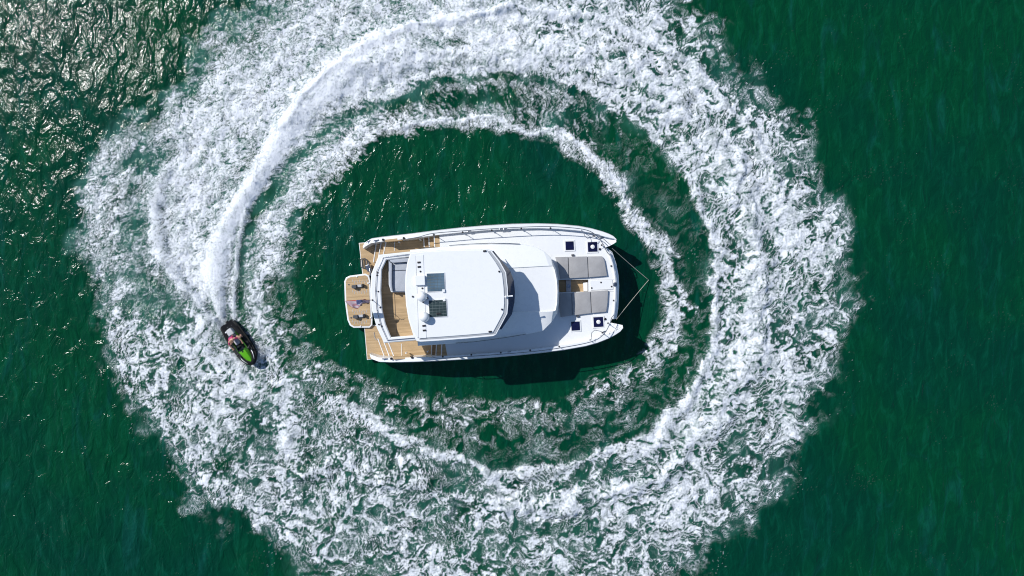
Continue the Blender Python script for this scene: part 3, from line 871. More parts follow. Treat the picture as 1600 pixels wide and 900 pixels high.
# hardtop
HT = [(640.5, 395.2), (664, 392.2), (700, 390.4), (740, 389.4), (762.5, 389.2), (768, 391), (781, 408), (790.8, 425.5), (793.6, 450), (794.4, 474), (793, 490), (784, 507), (775.5, 522.6), (771, 525.4), (730, 529.2), (690, 532.2), (657, 534.2),
      (650.5, 533), (645, 523), (638, 500), (634, 476), (632.4, 452), (633, 430), (636, 410)]
zt = 6.14
ht = L2(HT, zt)
r0 = [(*p, zt - .17) for p in inset(ht, .10)]; r1 = [(*p, zt - .09) for p in ht]; r2 = [(*p, zt) for p in inset(ht, .015)]
loops('hardtop', [r0, r1, r2], M['gel'], yacht, smooth_angle=30)
PL = [(641.5, 396.6), (664, 393.6), (700, 391.8), (740, 390.8), (761, 390.8), (774.5, 409.6), (784.8, 427), (787.4, 450), (788.2, 474), (786.8, 488.6), (778.6, 504.6), (770.2, 520), (730, 523.4), (690, 526.4), (659, 528.4), (652, 527.6), (646, 519), (639.5, 499), (635.4, 475.6), (633.8, 452), (634.4, 430.6), (637.2, 411)]
plt_ = L2(PL, zt + .07)
loops('hardtop_panel', [[(*p, zt + .001) for p in plt_], [(*p, zt + .05) for p in plt_], [(*p, zt + .07) for p in inset(plt_, .02)]], M['gel'], yacht, smooth_angle=20)
GO = [(765.6, 392), (779, 409), (788.8, 426), (791.4, 450), (792.2, 474), (790.8, 489.6), (782.2, 506), (773.4, 522), (730, 526), (690, 529), (655, 531)]
GI = [(762, 392.6), (775.4, 409.6), (785.4, 427), (788, 450), (788.8, 474), (787.4, 488.8), (779.2, 504.8), (770.8, 520.4), (730, 523.9), (690, 526.9), (656, 528.8)]
def ribbon(name, po, pi, z, mat):
    a = [L(p[0], p[1], z) for p in po]; b = [L(p[0], p[1], z) for p in pi]; n = len(a)
    v = a + b + [(x, y, q - .012) for x, y, q in a + b]; f = []
    for i in range(n - 1):
        f += [(i, i + 1, n + i + 1, n + i), (2 * n + i + 1, 2 * n + i, 3 * n + i, 3 * n + i + 1), (i, 2 * n + i, 2 * n + i + 1, i + 1), (n + i, n + i + 1, 3 * n + i + 1, 3 * n + i)]
    f += [(0, n, 3 * n, 2 * n), (n - 1, 3 * n - 1, 4 * n - 1, 2 * n - 1)]
    return mesh_obj(name, v, f, mat, yacht)
ribbon('drip_gutter', GO, GI, zt + .016, M['grey_gel'])
prism('antenna_base', L2([(650.5, 399), (661.5, 398), (666, 528), (655, 528.4)], zt + .09), zt + .071, zt + .092, M['gel'], yacht, .006)
tube('panel_seam', [L(x, y, zt + .072) for x, y in ((649.6, 399.5), (652, 460), (654.2, 528.5))], .012, M['grey_gel'], yacht, 4)
# roof hatches with blinds
def roof_hatch(quad, nb, extra):
    z = zt + .072
    q = L2(quad, z)
    fr = prism('roof_hatch', inset(q, -.04), z, z + .03, M['gel'], yacht, .008)
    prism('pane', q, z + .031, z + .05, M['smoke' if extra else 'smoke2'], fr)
    a, b, c, d_ = [Vector(p) for p in q]
    for k in range(1, nb):
        s = k / nb
        p0 = a.lerp(d_, s); p1 = b.lerp(c, s)
        tube('slat', [(*p0, z + .051), (*p1, z + .051)], .011, M['blind'], fr, 4)
    for k in range(1, 5):
        s = k / 5
        p0 = a.lerp(b, s); p1 = d_.lerp(c, s)
        tube('slat', [(*p0, z + .051), (*p1, z + .051)], .007, M['blind'], fr, 4)
    h = d_.lerp(c, .94) if extra else a.lerp(b, .9)
    box('latch', (h.x, h.y, z + .065), (.14, .16, .05), M['gel'], fr, 0, .015)
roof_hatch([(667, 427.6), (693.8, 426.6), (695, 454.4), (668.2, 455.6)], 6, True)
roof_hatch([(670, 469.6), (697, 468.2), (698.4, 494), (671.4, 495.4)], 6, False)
box('latch_block', L(685.5, 490, zt + .14), (.24, .09, .05), M['black'], yacht)
prism('life_raft_case', L2([(647.6, 431), (663.4, 430), (664.2, 445.4), (648.6, 446)], zt + .3), zt + .072, zt + .26, M['gel'], yacht, .03)
for (x, y, r) in ((658.7, 463.4, .27), (662.8, 495.6, .26)):
    c = L(x, y, zt + .42)
    o = lathe('radar_dome', (c[0], c[1], zt + .072), [(.16, 0), (.17, .06), (r * .95, .10), (r, .22), (r * .97, .34), (r * .8, .45), (r * .45, .53), (.03, .555)], M['gel'], yacht, 24)
    lathe('seam_band', (c[0], c[1], zt + .072), [(r * 1.012, .20), (r * 1.012, .225)], M['ltgrey'], o, 24)
for (x, y) in ((654.6, 410), (655, 417), (662.4, 509), (663, 516.2), (757.3, 392.2), (765.8, 518.2)):
    box('roof_light', L(x, y, zt + .10), (.17, .09, .055), M['black'], yacht, 0, .012)
for (x, y) in ((779.8, 424.2), (784.2, 483.4), (657, 424.2), (660, 450.5), (645, 463.4)):
    lathe('roof_fitting', L(x, y, zt + .07), [(.05, 0), (.05, .05), (.02, .07)], M['black'], yacht, 10)
for (x0, y0, x1, y1, h) in ((664, 459, 664, 459, 1.0), (668, 466, 668, 466, .55), (661, 472, 661, 472, .6)):
    p = L(x0, y0, zt + .08)
    tube('antenna', [p, (p[0], p[1], p[2] + h)], .016, M['gel'], yacht, 6)
    lathe('antenna_foot', (p[0], p[1], zt + .072), [(.05, 0), (.05, .04), (.02, .08)], M['black'], yacht, 10)
lathe('horn', L(790, 463.6, zt + .10), [(.05, -.03), (.06, .04), (.03, .06)], M['gel'], yacht, 10)
tube('horn_trumpet', [L(792, 463, zt + .06), L(801, 462.5, zt + .02)], [.025, .05], M['gel'], yacht, 10)
# posts carrying the hardtop
for (x, y, x2, y2) in ((646, 401, 645, 400), (655, 525, 656, 529), (780, 415, 777, 412), (776, 510, 773, 514), (700, 394, 700, 395), (712, 522, 712, 525)):
    a = L(x, y, zc - .3); b = L(x2, y2, zt - .12)
    tube('hardtop_post', [a, b], .06, M['gel'], yacht, 10)

# stern: lower teak decks, steps, cockpit stairs
zs = Z_STERN
PS = [(560.6, 379.6), (568, 379), (590, 378.4), (586, 404), (590, 430), (566.4, 430)]
SS = [(568.8, 508), (600, 508), (604, 556), (590, 558), (580, 561.5), (573.4, 562.4)]
for q in (PS, SS):
    o = prism('stern_platform', L2(q, zs), zs - .22, zs - .004, M['gel'], yacht)
    prism('stern_decking', inset(L2(q, zs), .035), zs - .003, zs + .012, M['teak'], yacht)
def step_run(lines, zlist, name='step'):
    for k in range(len(lines) - 1):
        (a, b), (c, d_) = lines[k], lines[k + 1]
        z = zlist[k]
        prism(name, L2([a, b, d_, c], z), .47, z, M['teak'], yacht)
        n1 = L(a[0], a[1], z); n2 = L(b[0], b[1], z)
        tube('nosing', [(n1[0], n1[1], z), (n2[0], n2[1], z)], .035, M['gel'], yacht, 6)
step_run([((588.4, 378.6), (583.6, 410)), ((596, 378), (590, 410)), ((603.4, 377.6), (596.5, 410)), ((612, 377), (606, 410))], [.76, .98, 1.29])
step_run([((600.4, 556), (590.5, 529)), ((608.2, 556), (598, 529)), ((615.2, 556), (604.6, 529)), ((624, 556), (618, 529))], [.76, .98, 1.29])
def stairs(xs, ya, yb, slope):
    z = 1.30
    for k in range(len(xs) - 1):
        z += .30
        a, b = xs[k], xs[k + 1]
        prism('stair_tread', L2([(a, ya - slope * (a - xs[0])), (b, ya - slope * (b - xs[0])), (b + 1, yb), (a + 1, yb)], z), 1.2, z, M['teak_d'] if k == 0 else M['teak'], yacht)  # lowest tread takes the darker teak, its shade put into the colour
        n1 = L(a, ya - slope * (a - xs[0]), z); n2 = L(a + 1, yb, z)
        tube('nosing', [(n1[0] - .02, n1[1], z - .01), (n2[0] - .02, n2[1], z - .01)], .035, M['gel'], yacht, 6)
stairs([662.5, 670.5, 679, 686.6], 370.4, 386, .12)
stairs([674.5, 681.8, 690.2, 698.5], 556.6, 537, .04)
tube('teak_joint', [L(x, y, 1.31) for x, y in ((616.6, 377), (616.6, 392))], .02, M['gel'], yacht, 6)
tube('teak_joint', [L(x, y, 1.31) for x, y in ((627.4, 537), (628, 556))], .02, M['gel'], yacht, 6)
# teak inlays and fittings on the bulwarks
prism('bulwark_inlay', L2([(601.6, 374.6), (628, 371.6), (628, 376), (602, 378)], 2.1), 1.70, 2.17, M['teak'], yacht)
prism('bulwark_inlay', L2([(614.5, 557.2), (641, 556.4), (641, 560.6), (614.5, 561.6)], 2.1), 1.70, 2.17, M['teak'], yacht)
for (x, y, z) in ((598.6, 374.6, 2.0), (631, 372.2, 2.32), (611.4, 560.4, 2.02), (644, 558.6, 2.34)):
    lathe('fairlead', L(x, y, z), [(.06, -.15), (.07, .05), (.04, .08)], M['black'], yacht, 12)
for (x, y, z, rz) in ((587.5, 375.6, 1.85, .12), (601, 560.6, 1.88, -.02), (576, 376.5, 1.62, .4)):
    box('stern_cleat', L(x, y, z), (.34, .06, .07), M['steel'], yacht, rz, .02)
for (x, y) in ((623.3, 378.5), (656.5, 374.5), (634.4, 551.5), (668, 549.5)):
    p = L(x, y, 1.9)
    tube('gate_latch', [(p[0], p[1], 1.5), (p[0], p[1], 1.98)], .045, M['gel'], yacht, 8)
# folded swim ladder and davit on the port quarter
lz = zs + .12
for pts in (((562.8, 405), (570.5, 404), (577, 410.5)), ((564, 417.4), (571, 419.6), (576, 421)), ((563, 405), (564, 417.4)), ((567, 404.6), (567.8, 418.6)), ((571.4, 405), (572.2, 419.8)), ((574.6, 408), (575, 420.6))):
    tube('ladder_rail', [L(x, y, lz) for x, y in pts], .03, M['dkgrey'], yacht, 6)
box('davit_base', L(577.3, 419, zs + .35), (.26, .42, .7), M['steel'], yacht, .3, .05)
tube('davit_arm', [L(576, 412, zs + .5), L(578.5, 424, zs + .75), L(579, 431, zs + .7)], .05, M['steel'], yacht, 8)
tube('stern_hose', [L(x, y, zs + .05) for x, y in ((584.5, 519), (585, 527), (588.5, 531.4), (592, 531))], .016, M['ltgrey'], yacht, 5)

# tender platform
zp = .74
TP = [(546.5, 430.6), (571, 427.4), (576.4, 430.4), (578.6, 438), (582, 500), (581.6, 508), (577.6, 512.2), (552.6, 512.4), (546.6, 509), (542.6, 500), (538.6, 470), (537.6, 440), (540.4, 433.6)]
tp = L2(TP, zp)
prism('tender_platform', tp, zp - .2, zp, M['gel'], yacht, .04)
prism('platform_decking', inset(tp, .10), zp + .001, zp + .014, M['teak'], yacht)
for (x, y) in ((560.6, 447.4), (563, 471.2), (562.8, 494.4)):
    c = L(x, y, zp + .03)
    root = box('tender_chock', (c[0], c[1], zp + .034), (.62, .15, .04), M['dkgrey'], yacht, -.03, .012)
    c2 = L(x - 6.5, y + .3, zp + .16)
    prism('chock_block', [(c2[0] - .16, c2[1] - .08), (c2[0] + .02, c2[1] - .14), (c2[0] + .13, c2[1] - .10), (c2[0] + .13, c2[1] + .10), (c2[0] - .16, c2[1] + .09)], zp + .05, zp + .30, M['dkgrey'], root, .03)
    box('chock_pad', (c2[0] + .28, c2[1] + .02, zp + .13), (.28, .16, .13), M['ltgrey'], root, -.03, .03)
    box('chock_stop', (c2[0] + .50, c2[1] + .03, zp + .17), (.11, .18, .22), M['black'], root, -.03, .02)
for (x, y) in ((557.8, 432), (563.5, 509.8), (575.4, 442.5), (579.6, 496)):
    lathe('platform_fitting', L(x, y, zp + .02), [(.05, -.01), (.05, .03), (.02, .05)], M['gel'], yacht, 10)
for (x, y) in ((545, 444.8), (548.6, 496.4)):
    lathe('tie_down', L(x, y, zp + .02), [(.045, -.01), (.045, .015)], M['dkgrey'], yacht, 8)
for (y0, nn) in ((440, 9), (456, 9), (487, 9), (503, 9)):
    for k in range(nn):
        x = 551 + k * 2.7
        q = y0 + (1.2 if k % 2 else -1.2) + (k - 4) * .03
        box('deck_slot', L(x, q, zp + .018), (.025, .16, .006), M['ltgrey'], yacht, 0, 0)

# guard rails with stanchions
P_ST = [(678, 366.9), (723, 363.0), (768.4, 359.8), (814.4, 357.3), (860, 356.4), (908, 360.2), (928, 368.5), (940, 383)]
S_ST = [(692, 557.2), (736.5, 554.2), (782.5, 551.0), (828.4, 547.2), (873.6, 541.4), (922.2, 531.8), (941, 520), (950, 505)]
for sgn, st in ((1, P_ST), (-1, S_ST)):
    base = [L(x, y, 2.45) for x, y in st]
    tops = [(p[0], p[1] + sgn * .03, 3.12) for p in base]
    start = [L(637, 373.2, 2.42), L(655, 370.2, 2.85)] if sgn == 1 else [L(651, 558.2, 2.42), L(669, 557.6, 2.85)]
    end = [L(948, 393, 2.9), L(953, 399, 2.45)] if sgn == 1 else [L(955.5, 497, 2.9), L(959, 492, 2.45)]
    sp = spline(start + tops + end, False, 4)
    tube('guard_rail', [tuple(p) for p in sp], .022, M['steel'], yacht, 7)
    for b, t_ in zip(base, tops):
        s = tube('stanchion', [(b[0], b[1], 2.2), t_], .018, M['steel'], yacht, 6)
        lathe('foot', (b[0], b[1], 2.49), [(.055, 0), (.05, .03), (.025, .05)], M['black'], s, 10)
    # small gate loop near the bow
    g = [(911, 361.5), (914, 369), (918, 372.5), (924, 371), (927, 367)] if sgn == 1 else [(923.5, 531), (924.6, 520), (929, 515.8), (938, 517.5), (941, 519)]
    tube('rail_loop', [L(x, y, 2.9) for x, y in g], .016, M['steel'], yacht, 6)
# strips on the starboard bow
for (a, b) in (((951.5, 522), (960.5, 505)), ((957.5, 520), (966.5, 508.5))):
    tube('bow_strip', [L(a[0], a[1], 2.62), L(b[0], b[1], 2.62)], .015, M['steel'], yacht, 5)
for (a, b) in (((919, 363.5), (937, 367)), ((938, 369), (951, 380))):
    tube('bow_strip', [L(a[0], a[1], 2.62), L(b[0], b[1], 2.62)], .015, M['steel'], yacht, 5)
for (x, y) in ((783, 357.9), (789.5, 357.5), (733, 361.2), (795.6, 549.8)):
    box('midship_cleat', L(x, y, 2.54), (.20, .05, .06), M['steel'], yacht, .05, .02)

# ------------------------------------------------------------------ bridle ropes running down to the anchor
def sag(a, b, s, n=14):
    a, b = Vector(a), Vector(b)
    return [tuple(a.lerp(b, k / n) - Vector((0, 0, s * 4 * (k / n) * (1 - k / n)))) for k in range(n + 1)]
for (x, y, lab) in ((956, 387.5, 'taut tan anchor rope from the upper bow of the catamaran'), (963, 499, 'taut tan anchor rope from the lower bow of the catamaran')):
    o = tube('anchor_rope', sag(at(x, y, 2.1), at(1013.5, 437.5, .12), .12) + [tuple(at(1016, 437.5, -1.2))], .016, M['rope'], None, 6)
    tag(o, lab, 'rope', 'anchor bridle ropes')

# ------------------------------------------------------------------ ensign on its staff
flag = bpy.data.objects.new('flag', None); COL.objects.link(flag)
fb = at(582, 468.8, zc); flag.location = fb
tag(flag, 'striped red, white and blue national flag flying above the stern platform', 'flag')
tip = at(566, 469.0, 6.45)
tube('flag_staff', [(0, 0, 0), tuple((tip - fb) * .5), tuple(tip - fb)], [.018, .016, .012], M['teak_d'], flag, 7)


def flag_material():
    m, t, p = new_mat('flag_cloth')
    uv = t.n.new('ShaderNodeUVMap'); uv.uv_map = 'print'
    u, v, _ = t.separate(uv.outputs[0])
    red = t.math('LESS_THAN', t.math('FRACT', t.math('MULTIPLY', v, 6.5)), .5)
    c = t.mix(red, (.74, .74, .76), (.40, .002, .015))
    canton = t.math('MULTIPLY', t.math('LESS_THAN', u, .40), t.math('LESS_THAN', v, .5385))
    canton = t.math('MULTIPLY', canton, t.math('GREATER_THAN', u, 0.0))
    su = t.math('SUBTRACT', t.math('FRACT', t.math('MULTIPLY', u, 15.0)), .5)
    sv = t.math('SUBTRACT', t.math('FRACT', t.math('MULTIPLY', v, 9.28)), .5)
    star = t.math('LESS_THAN', t.math('ADD', t.math('MULTIPLY', su, su), t.math('MULTIPLY', sv, sv)), .03)
    bl = t.mix(star, (.012, .022, .13), (.75, .75, .78))
    c = t.mix(canton, c, bl)
    t.l.new(c, p.inputs['Base Color'])
    p.inputs['Roughness'].default_value = .8
    return m


def build_flag():
    nu, nv = 34, 14
    v, f, uvs = [], [], []
    top = spline([(577.5, 469.0, 6.20), (571, 468.4, 6.36), (566, 468.2, 6.42), (560, 468.6, 6.38), (553, 469.2, 6.34), (546, 469.6, 6.30), (539.5, 470.0, 6.26)], False, 6)
    bot = spline([(577.5, 472.6, 6.10), (572, 473.2, 6.16), (566, 475.0, 6.18), (560, 481.6, 6.12), (554.5, 482.4, 6.10), (548, 478.5, 6.10), (541, 473.6, 6.12)], False, 6)
    for i in range(nu + 1):
        s = i / nu
        k = s * (len(top) - 1); a = int(min(k, len(top) - 2)); w = k - a
        T = top[a] * (1 - w) + top[a + 1] * w; Bt = bot[a] * (1 - w) + bot[a + 1] * w
        for j in range(nv + 1):
            t_ = j / nv
            q = T * (1 - t_) + Bt * t_
            z = q[2] + .07 * math.sin(s * 15 + t_ * 2.5) * (.3 + t_)
            p = at(q[0] + .6 * math.sin(t_ * 7 + s * 9) * t_, q[1] + .5 * math.sin(s * 17) * t_, z) - fb
            v.append(tuple(p)); uvs.append(((s - .30) / .70, t_))
    for i in range(nu):
        for j in range(nv):
            a = i * (nv + 1) + j
            f.append((a, a + 1, a + nv + 2, a + nv + 1))
    me = bpy.data.meshes.new('flag_cloth'); me.from_pydata(v, [], f)
    ul = me.uv_layers.new(name='print')
    for lp in me.loops: ul.data[lp.index].uv = uvs[lp.vertex_index]
    me.polygons.foreach_set('use_smooth', [True] * len(me.polygons))
    me.materials.append(flag_material())
    o = bpy.data.objects.new('flag_cloth', me); COL.objects.link(o); o.parent = flag
    sm = o.modifiers.new('cloth_thickness', 'SOLIDIFY'); sm.thickness = .006
build_flag()

# ------------------------------------------------------------------ the jet ski
SKI_DIR = math.atan2(-65, 48)
ski = bpy.data.objects.new('jet_ski', None); COL.objects.link(ski)
SKI_AT = at(375.0, 536.6, .4); SKI_AT.z = .06
ski.location = SKI_AT; ski.rotation_euler = (math.radians(-1.5), math.radians(-2), SKI_DIR)
tag(ski, 'black and lime green jet ski turning through the foam', 'jet ski')
K = {
    'black': plain('jet_ski_black', (.006, .007, .008), .45, spec=.22),
    'mat': plain('jet_ski_deck_mat', (.012, .012, .014), .85, var=.2, scale=8, spec=.1),
    'green': plain('lime_green_gelcoat', (.12, .44, .008), .3, coat=.2, var=.03),
    'seat': plain('grey_seat_vinyl', (.42, .42, .43), .6, var=.06),
    'silver': plain('silver_trim', (.55, .56, .57), .3, .3),
    'shield': plain('smoked_windshield', (.012, .02, .035), .12, spec=.4),
    'skin': plain('skin', (.56, .30, .21), .55, var=.06, scale=12),
    'hair': plain('sandy_hair', (.36, .20, .11), .7, var=.2, scale=40),
    'vest': plain('magenta_life_vest', (.46, .035, .13), .7, var=.15, scale=10),
    'vest_dark': plain('dark_plum_panel', (.05, .02, .07), .7, var=.15, scale=10),
    'shorts': plain('dark_board_shorts', (.03, .035, .05), .8, var=.2, scale=10),
    'shirt': plain('pale_sleeve', (.62, .60, .60), .8),
    'dark_eye': plain('eye', (.02, .015, .01), .3),
}


def ski_ring(u, w, zb, zt_, bulge=1.0):
    """closed section: keel, chine, bumper, deck edge"""
    return [(u, 0, zb), (u, w * .62, zb + .10), (u, w * .96, zb + .26), (u, w, zt_ - .10), (u, w * .94, zt_), (u, w * .55, zt_ + .04 * bulge), (u, 0, zt_ + .06 * bulge),
            (u, -w * .55, zt_ + .04 * bulge), (u, -w * .94, zt_), (u, -w, zt_ - .10), (u, -w * .96, zb + .26), (u, -w * .62, zb + .10)]
loops('hull', [ski_ring(u, w, zb, z) for u, w, zb, z in ((-1.50, .36, -.12, .30), (-1.46, .46, -.18, .33), (-1.30, .50, -.22, .36), (-.80, .53, -.25, .40), (-.20, .54, -.26, .44), (.40, .535, -.25, .48),
      (.80, .50, -.20, .54), (1.10, .43, -.10, .58), (1.35, .31, .05, .60), (1.48, .19, .18, .60), (1.55, .06, .30, .585))], K['black'], ski, smooth_angle=40)
prism('rear_deck_mat', [(-1.44, -.36), (-1.0, -.42), (-1.0, .42), (-1.44, .36), (-1.47, .2), (-1.47, -.2)], .40, .435, K['mat'], ski, .01)
for s in (-1, 1):
    prism('footwell_mat', [(-.98, s * .29), (-.98, s * .47), (-.2, s * .48), (.22, s * .44), (.22, s * .30)], .41, .462, K['mat'], ski, .008)
    tube('bumper_rail', [(u, s * w, z) for u, w, z in ((-1.42, .47, .27), (-.8, .55, .33), (0, .565, .38), (.6, .55, .44), (1.05, .46, .50), (1.36, .31, .53), (1.5, .17, .53))], .028, K['black'], ski, 6)
    tube('silver_stripe', [(u, s * w, z) for u, w, z in ((.72, .40, .60), (.95, .38, .635), (1.15, .32, .655), (1.32, .24, .655))], [.008, .022, .022, .008], K['silver'], ski, 6)
    loops('green_side_panel', [[(u, s * y, z), (u, s * (y + w), z - .06), (u, s * (y + w), z - .12), (u, s * y, z - .16)] for u, y, z, w in ((-.72, .235, .60, .005), (-.5, .25, .63, .02), (-.1, .255, .65, .025), (.3, .265, .69, .04), (.5, .262, .72, .04), (.7, .25, .70, .01))], K['green'], ski, smooth_angle=30)
    m_ = box('mirror', (.62, s * .40, .80), (.11, .15, .08), K['black'], ski, s * -.4, .03)
    box('mirror_glass', (.562, s * .40, .80), (.006, .12, .06), K['silver'], m_, s * -.4, 0)
    lathe('handlebar_grip', (.16, s * .34, .95), [(.022, -.03), (.026, 0), (.022, .03)], K['black'], ski, 10)
# seat
def oval(u, w, zb, zt_):
    return [(u, w, zb), (u, w * 1.02, zb + (zt_ - zb) * .6), (u, w * .8, zt_ - .02), (u, 0, zt_), (u, -w * .8, zt_ - .02), (u, -w * 1.02, zb + (zt_ - zb) * .6), (u, -w, zb)]
loops('seat', [oval(u, w, .42, z) for u, w, z in ((-1.06, .12, .60), (-1.02, .19, .70), (-.8, .21, .76), (-.62, .215, .74), (-.3, .18, .76), (.05, .14, .80), (.16, .10, .76))], K['seat'], ski, smooth_angle=35)
tube('seat_strap', [(-.60, -.225, .60), (-.60, -.17, .765), (-.60, 0, .775), (-.60, .17, .765), (-.60, .225, .60)], .025, K['black'], ski, 6)
# hood and cowl
def hood(u, w, zb, zt_):
    return [(u, w, zb), (u, w * .92, zb + (zt_ - zb) * .55), (u, w * .55, zt_ - .015), (u, 0, zt_), (u, -w * .55, zt_ - .015), (u, -w * .92, zb + (zt_ - zb) * .55), (u, -w, zb)]
loops('cowl', [hood(u, w, .44, z) for u, w, z in ((-.02, .15, .70), (.12, .22, .82), (.35, .27, .86), (.55, .27, .82), (.75, .20, .70))], K['black'], ski, smooth_angle=35)
hd = loops('hood', [hood(u, w, .50, z) for u, w, z in ((.46, .25, .86), (.52, .275, .885), (.70, .275, .86), (.92, .25, .80), (1.12, .20, .745), (1.26, .13, .70), (1.33, .05, .67))], K['green'], ski, smooth_angle=35)
prism('hood_emblem', [(.60, -.06), (.66, -.02), (.60, .06), (.55, .0)], .884, .893, K['black'], hd)
sh_ = [(.34, -.17), (.40, -.19), (.52, -.15), (.555, 0), (.52, .15), (.40, .19), (.34, .17)]
loops('windshield', [[(x, y, .84) for x, y in sh_], [(x - .06, y * .9, .98) for x, y in sh_], [(x - .085, y * .82, .98) for x, y in sh_], [(x - .03, y * .8, .84) for x, y in sh_]], K['shield'], ski, smooth_angle=30)
tube('handlebar', [(.14, -.40, .95), (.20, -.22, .96), (.24, 0, .93), (.20, .22, .96), (.14, .40, .95)], .017, K['black'], ski, 7)
tube('steering_column', [(.30, 0, .78), (.23, 0, .94)], .06, K['black'], ski, 9)
tube('tow_hook', [(-1.42, -.05, .42), (-1.44, -.05, .50), (-1.44, .05, .50), (-1.42, .05, .42)], .014, K['silver'], ski, 6)
tube('jet_nozzle', [(-1.44, 0, .02), (-1.62, 0, .02)], [.11, .085], K['black'], ski, 12)
lathe('fuel_cap', (-1.0, -.28, .44), [(.05, 0), (.05, .03), (.03, .04)], K['silver'], ski, 12)

# ------------------------------------------------------------------ the rider
person = bpy.data.objects.new('person', None); COL.objects.link(person)
person.location = SKI_AT + Vector((math.cos(SKI_DIR), math.sin(SKI_DIR), 0)) * 0.10; person.rotation_euler = ski.rotation_euler
tag(person, 'person in a magenta life vest leaning forward astride the jet ski', 'person')


def skinned(name, chains, mat, parent, sub=2):
    """chains: list of (root index, [(x, y, z, radius)...], edges)"""
    verts, edges, rad, roots = [], [], [], []
    for root, vs, es in chains:
        o = len(verts)
        verts += [v[:3] for v in vs]; rad += [v[3] for v in vs]
        edges += [(a + o, b + o) for a, b in es]; roots.append(root + o)
    me = bpy.data.meshes.new(name); me.from_pydata(verts, edges, [])
    o = bpy.data.objects.new(name, me); COL.objects.link(o); o.parent = parent
    sk = o.modifiers.new('skin', 'SKIN'); sk.use_smooth_shade = True
    for i, sv in enumerate(me.skin_vertices[0].data):
        r = rad[i]
        sv.radius = r if isinstance(r, tuple) else (r, r)
        sv.use_root = i in roots
    sb = o.modifiers.new('smooth', 'SUBSURF'); sb.levels = sb.render_levels = sub
    me.materials.append(mat)
    return o


bv = [(-.66, 0, .86, .135), (-.56, 0, 1.00, .125), (-.44, 0, 1.16, .15), (-.35, 0, 1.28, .11), (-.30, 0, 1.345, .055), (-.255, 0, 1.41, .085), (-.225, 0, 1.475, .105), (-.235, 0, 1.545, .085)]
be = [(0, 1), (1, 2), (2, 3), (3, 4), (4, 5), (5, 6), (6, 7)]
bv.append((-.135, 0, 1.455, .014)); be.append((6, 8))                       # nose
for s in (-1, 1):
    n = len(bv)
    bv += [(-.37, s * .19, 1.255, .065), (-.24, s * .34, 1.11, .047), (-.08, s * .365, 1.02, .038), (.035, s * .345, .985, .030), (.085, s * .335, .98, .036)]
    be += [(3, n), (n, n + 1), (n + 1, n + 2), (n + 2, n + 3), (n + 3, n + 4)]
    n = len(bv)
    bv += [(-.62, s * .13, .84, .10), (-.42, s * .26, .84, .085), (-.27, s * .355, .83, .068), (-.36, s * .37, .66, .06), (-.48, s * .375, .53, .042), (-.42, s * .38, .495, .045), (-.28, s * .385, .485, .032)]
    be += [(0, n)] + [(n + k, n + k + 1) for k in range(6)]
    n = len(bv); bv.append((-.235, s * .115, 1.465, .018)); be.append((6, n))   # ear
chains = [(0, bv, be)]
for s in (-1, 1):
    for k, (dy, ln) in enumerate(((.034, .062), (.012, .070), (-.010, .066), (-.031, .052))):
        y = s * (.335 + dy)
        chains.append((0, [(.085, y, .99, .011), (.085 + ln * .75, y, .985, .010), (.085 + ln * .85, y, .945, .009), (.085 + ln * .35, y, .925, .008)], [(0, 1), (1, 2), (2, 3)]))
    y = s * .335
    chains.append((0, [(.055, y - s * .03, .975, .012), (.075, y - s * .062, .955, .011), (.105, y - s * .066, .935, .009)], [(0, 1), (1, 2)]))
body = skinned('body', chains, K['skin'], person)
skinned('hair', [(0, [(-.29, 0, 1.47, .085), (-.262, 0, 1.53, .104), (-.235, 0, 1.575, .085)], [(0, 1), (1, 2)])], K['hair'], person)
vest = skinned('life_vest', [(0, [(-.60, 0, .98, .150), (-.53, 0, 1.06, .165), (-.44, 0, 1.18, .18), (-.37, 0, 1.265, .135), (-.375, .155, 1.27, .075), (-.375, -.155, 1.27, .075)], [(0, 1), (1, 2), (2, 3), (3, 4), (3, 5)])], K['vest'], person)
skinned('vest_back_panel', [(0, [(-.665, 0, 1.06, (.10, .05)), (-.60, 0, 1.18, (.12, .05)), (-.53, 0, 1.27, (.10, .04))], [(0, 1), (1, 2)])], K['vest_dark'], person)
skinned('shorts', [(0, [(-.66, 0, .86, .148), (-.60, 0, .94, .142), (-.62, .13, .84, .115), (-.44, .25, .845, .10), (-.62, -.13, .84, .115), (-.44, -.25, .845, .10)], [(0, 1), (0, 2), (2, 3), (0, 4), (4, 5)])], K['shorts'], person)
for s in (-1, 1):
    skinned('sleeve', [(0, [(-.365, s * .17, 1.26, .075), (-.30, s * .27, 1.18, .064), (-.255, s * .325, 1.125, .058)], [(0, 1), (1, 2)])], K['vest'], person)
    lathe('eye', (-.128, s * .036, 1.485), [(.004, -.010), (.012, 0), (.004, .010)], K['dark_eye'], person, 8)
tube('mouth', [(-.135, -.024, 1.412), (-.128, 0, 1.410), (-.135, .024, 1.412)], .006, K['vest_dark'], person, 5)

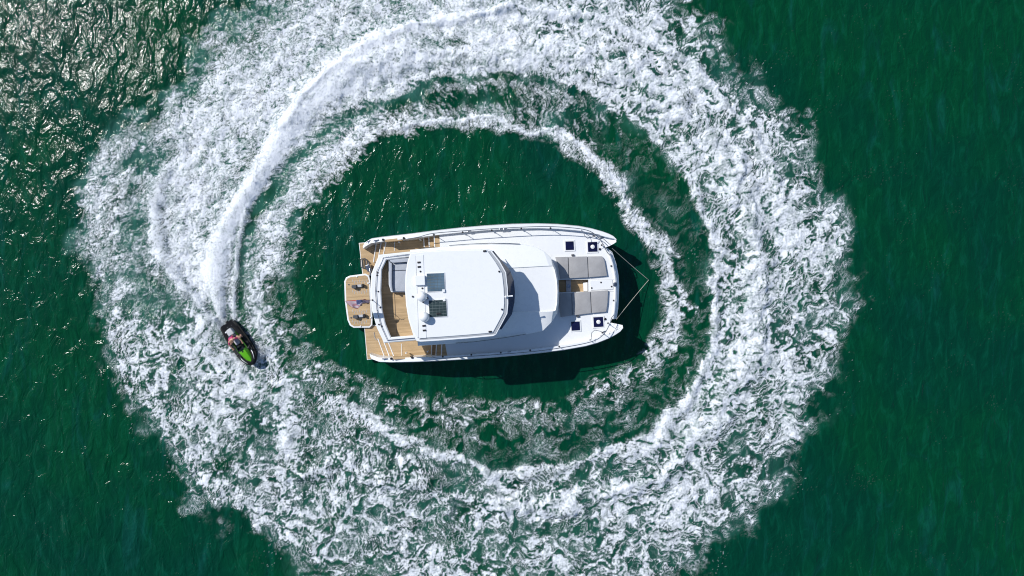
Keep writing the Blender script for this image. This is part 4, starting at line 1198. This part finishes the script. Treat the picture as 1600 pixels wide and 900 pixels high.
# ------------------------------------------------------------------ airborne spray, too fine to count
def build_spray():
    rng = np.random.RandomState(8)
    runs = [  # path px, half width px, launch height m, count
        ([(348, 490), (345, 475), (339, 445), (340, 400), (352, 355), (378, 312), (410, 265), (442, 215), (474, 172)], 12, .35, 3500),
        ([(474, 172), (520, 128), (570, 95), (640, 60), (720, 40)], 34, .25, 3500),
        ([(345, 512), (318, 484), (288, 450), (262, 412), (246, 370), (242, 320), (250, 280)], 13, .35, 5000),
        ([(366, 500), (368, 440), (372, 385), (384, 335)], 5, .35, 2500),
        ([(343, 520), (326, 530), (334, 552), (362, 566)], 14, .3, 1800),
        ([(398, 566), (410, 552), (404, 535)], 7, .3, 1200),
        ([(280, 300), (320, 220), (400, 130), (500, 60)], 70, .10, 4000),
    ]
    V, Fc = [], []
    base = np.array([(1, 1, 1), (1, -1, -1), (-1, 1, -1), (-1, -1, 1)], float) / 1.6
    tri = np.array([(0, 1, 2), (0, 3, 1), (0, 2, 3), (1, 3, 2)])
    nv = 0
    for path, hw, hh, cnt in runs:
        p = spline(path, False, 10); t = rng.rand(cnt) * (len(p) - 1.001); i = t.astype(int); w = (t - i)[:, None]
        q = p[i] * (1 - w) + p[i + 1] * w + rng.randn(cnt, 2) * hw * .55
        z = .03 + np.abs(rng.randn(cnt)) * hh * .5
        size = rng.gamma(2.0, .005, cnt) + .005
        for k in range(cnt):
            c = at(q[k, 0], q[k, 1], z[k]); c.z += max(SEA_HEIGHT(q[k, 0], q[k, 1]), 0)
            a = rng.rand(3) * 6.28
            ca, sa = math.cos(a[0]), math.sin(a[0])
            b = base[:, [0, 1, 2]] * size[k]
            b = np.stack([b[:, 0] * ca - b[:, 1] * sa, b[:, 0] * sa + b[:, 1] * ca, b[:, 2]], 1)
            V.append(b + np.array(c)); Fc.append(tri + nv); nv += 4
    V = np.concatenate(V); Fc = np.concatenate(Fc)
    me = bpy.data.meshes.new('spray')
    me.vertices.add(len(V)); me.vertices.foreach_set('co', V.astype(np.float32).ravel())
    me.loops.add(len(Fc) * 3); me.loops.foreach_set('vertex_index', Fc.astype(np.int32).ravel())
    me.polygons.add(len(Fc)); me.polygons.foreach_set('loop_start', np.arange(0, len(Fc) * 3, 3, dtype=np.int32))
    me.update(calc_edges=True)
    me.materials.append(plain('water_spray', (.84, .87, .90), .5))
    o = bpy.data.objects.new('spray', me); COL.objects.link(o)
    tag(o, 'fine white spray thrown up behind the jet ski', 'spray', kind='stuff')
build_spray()
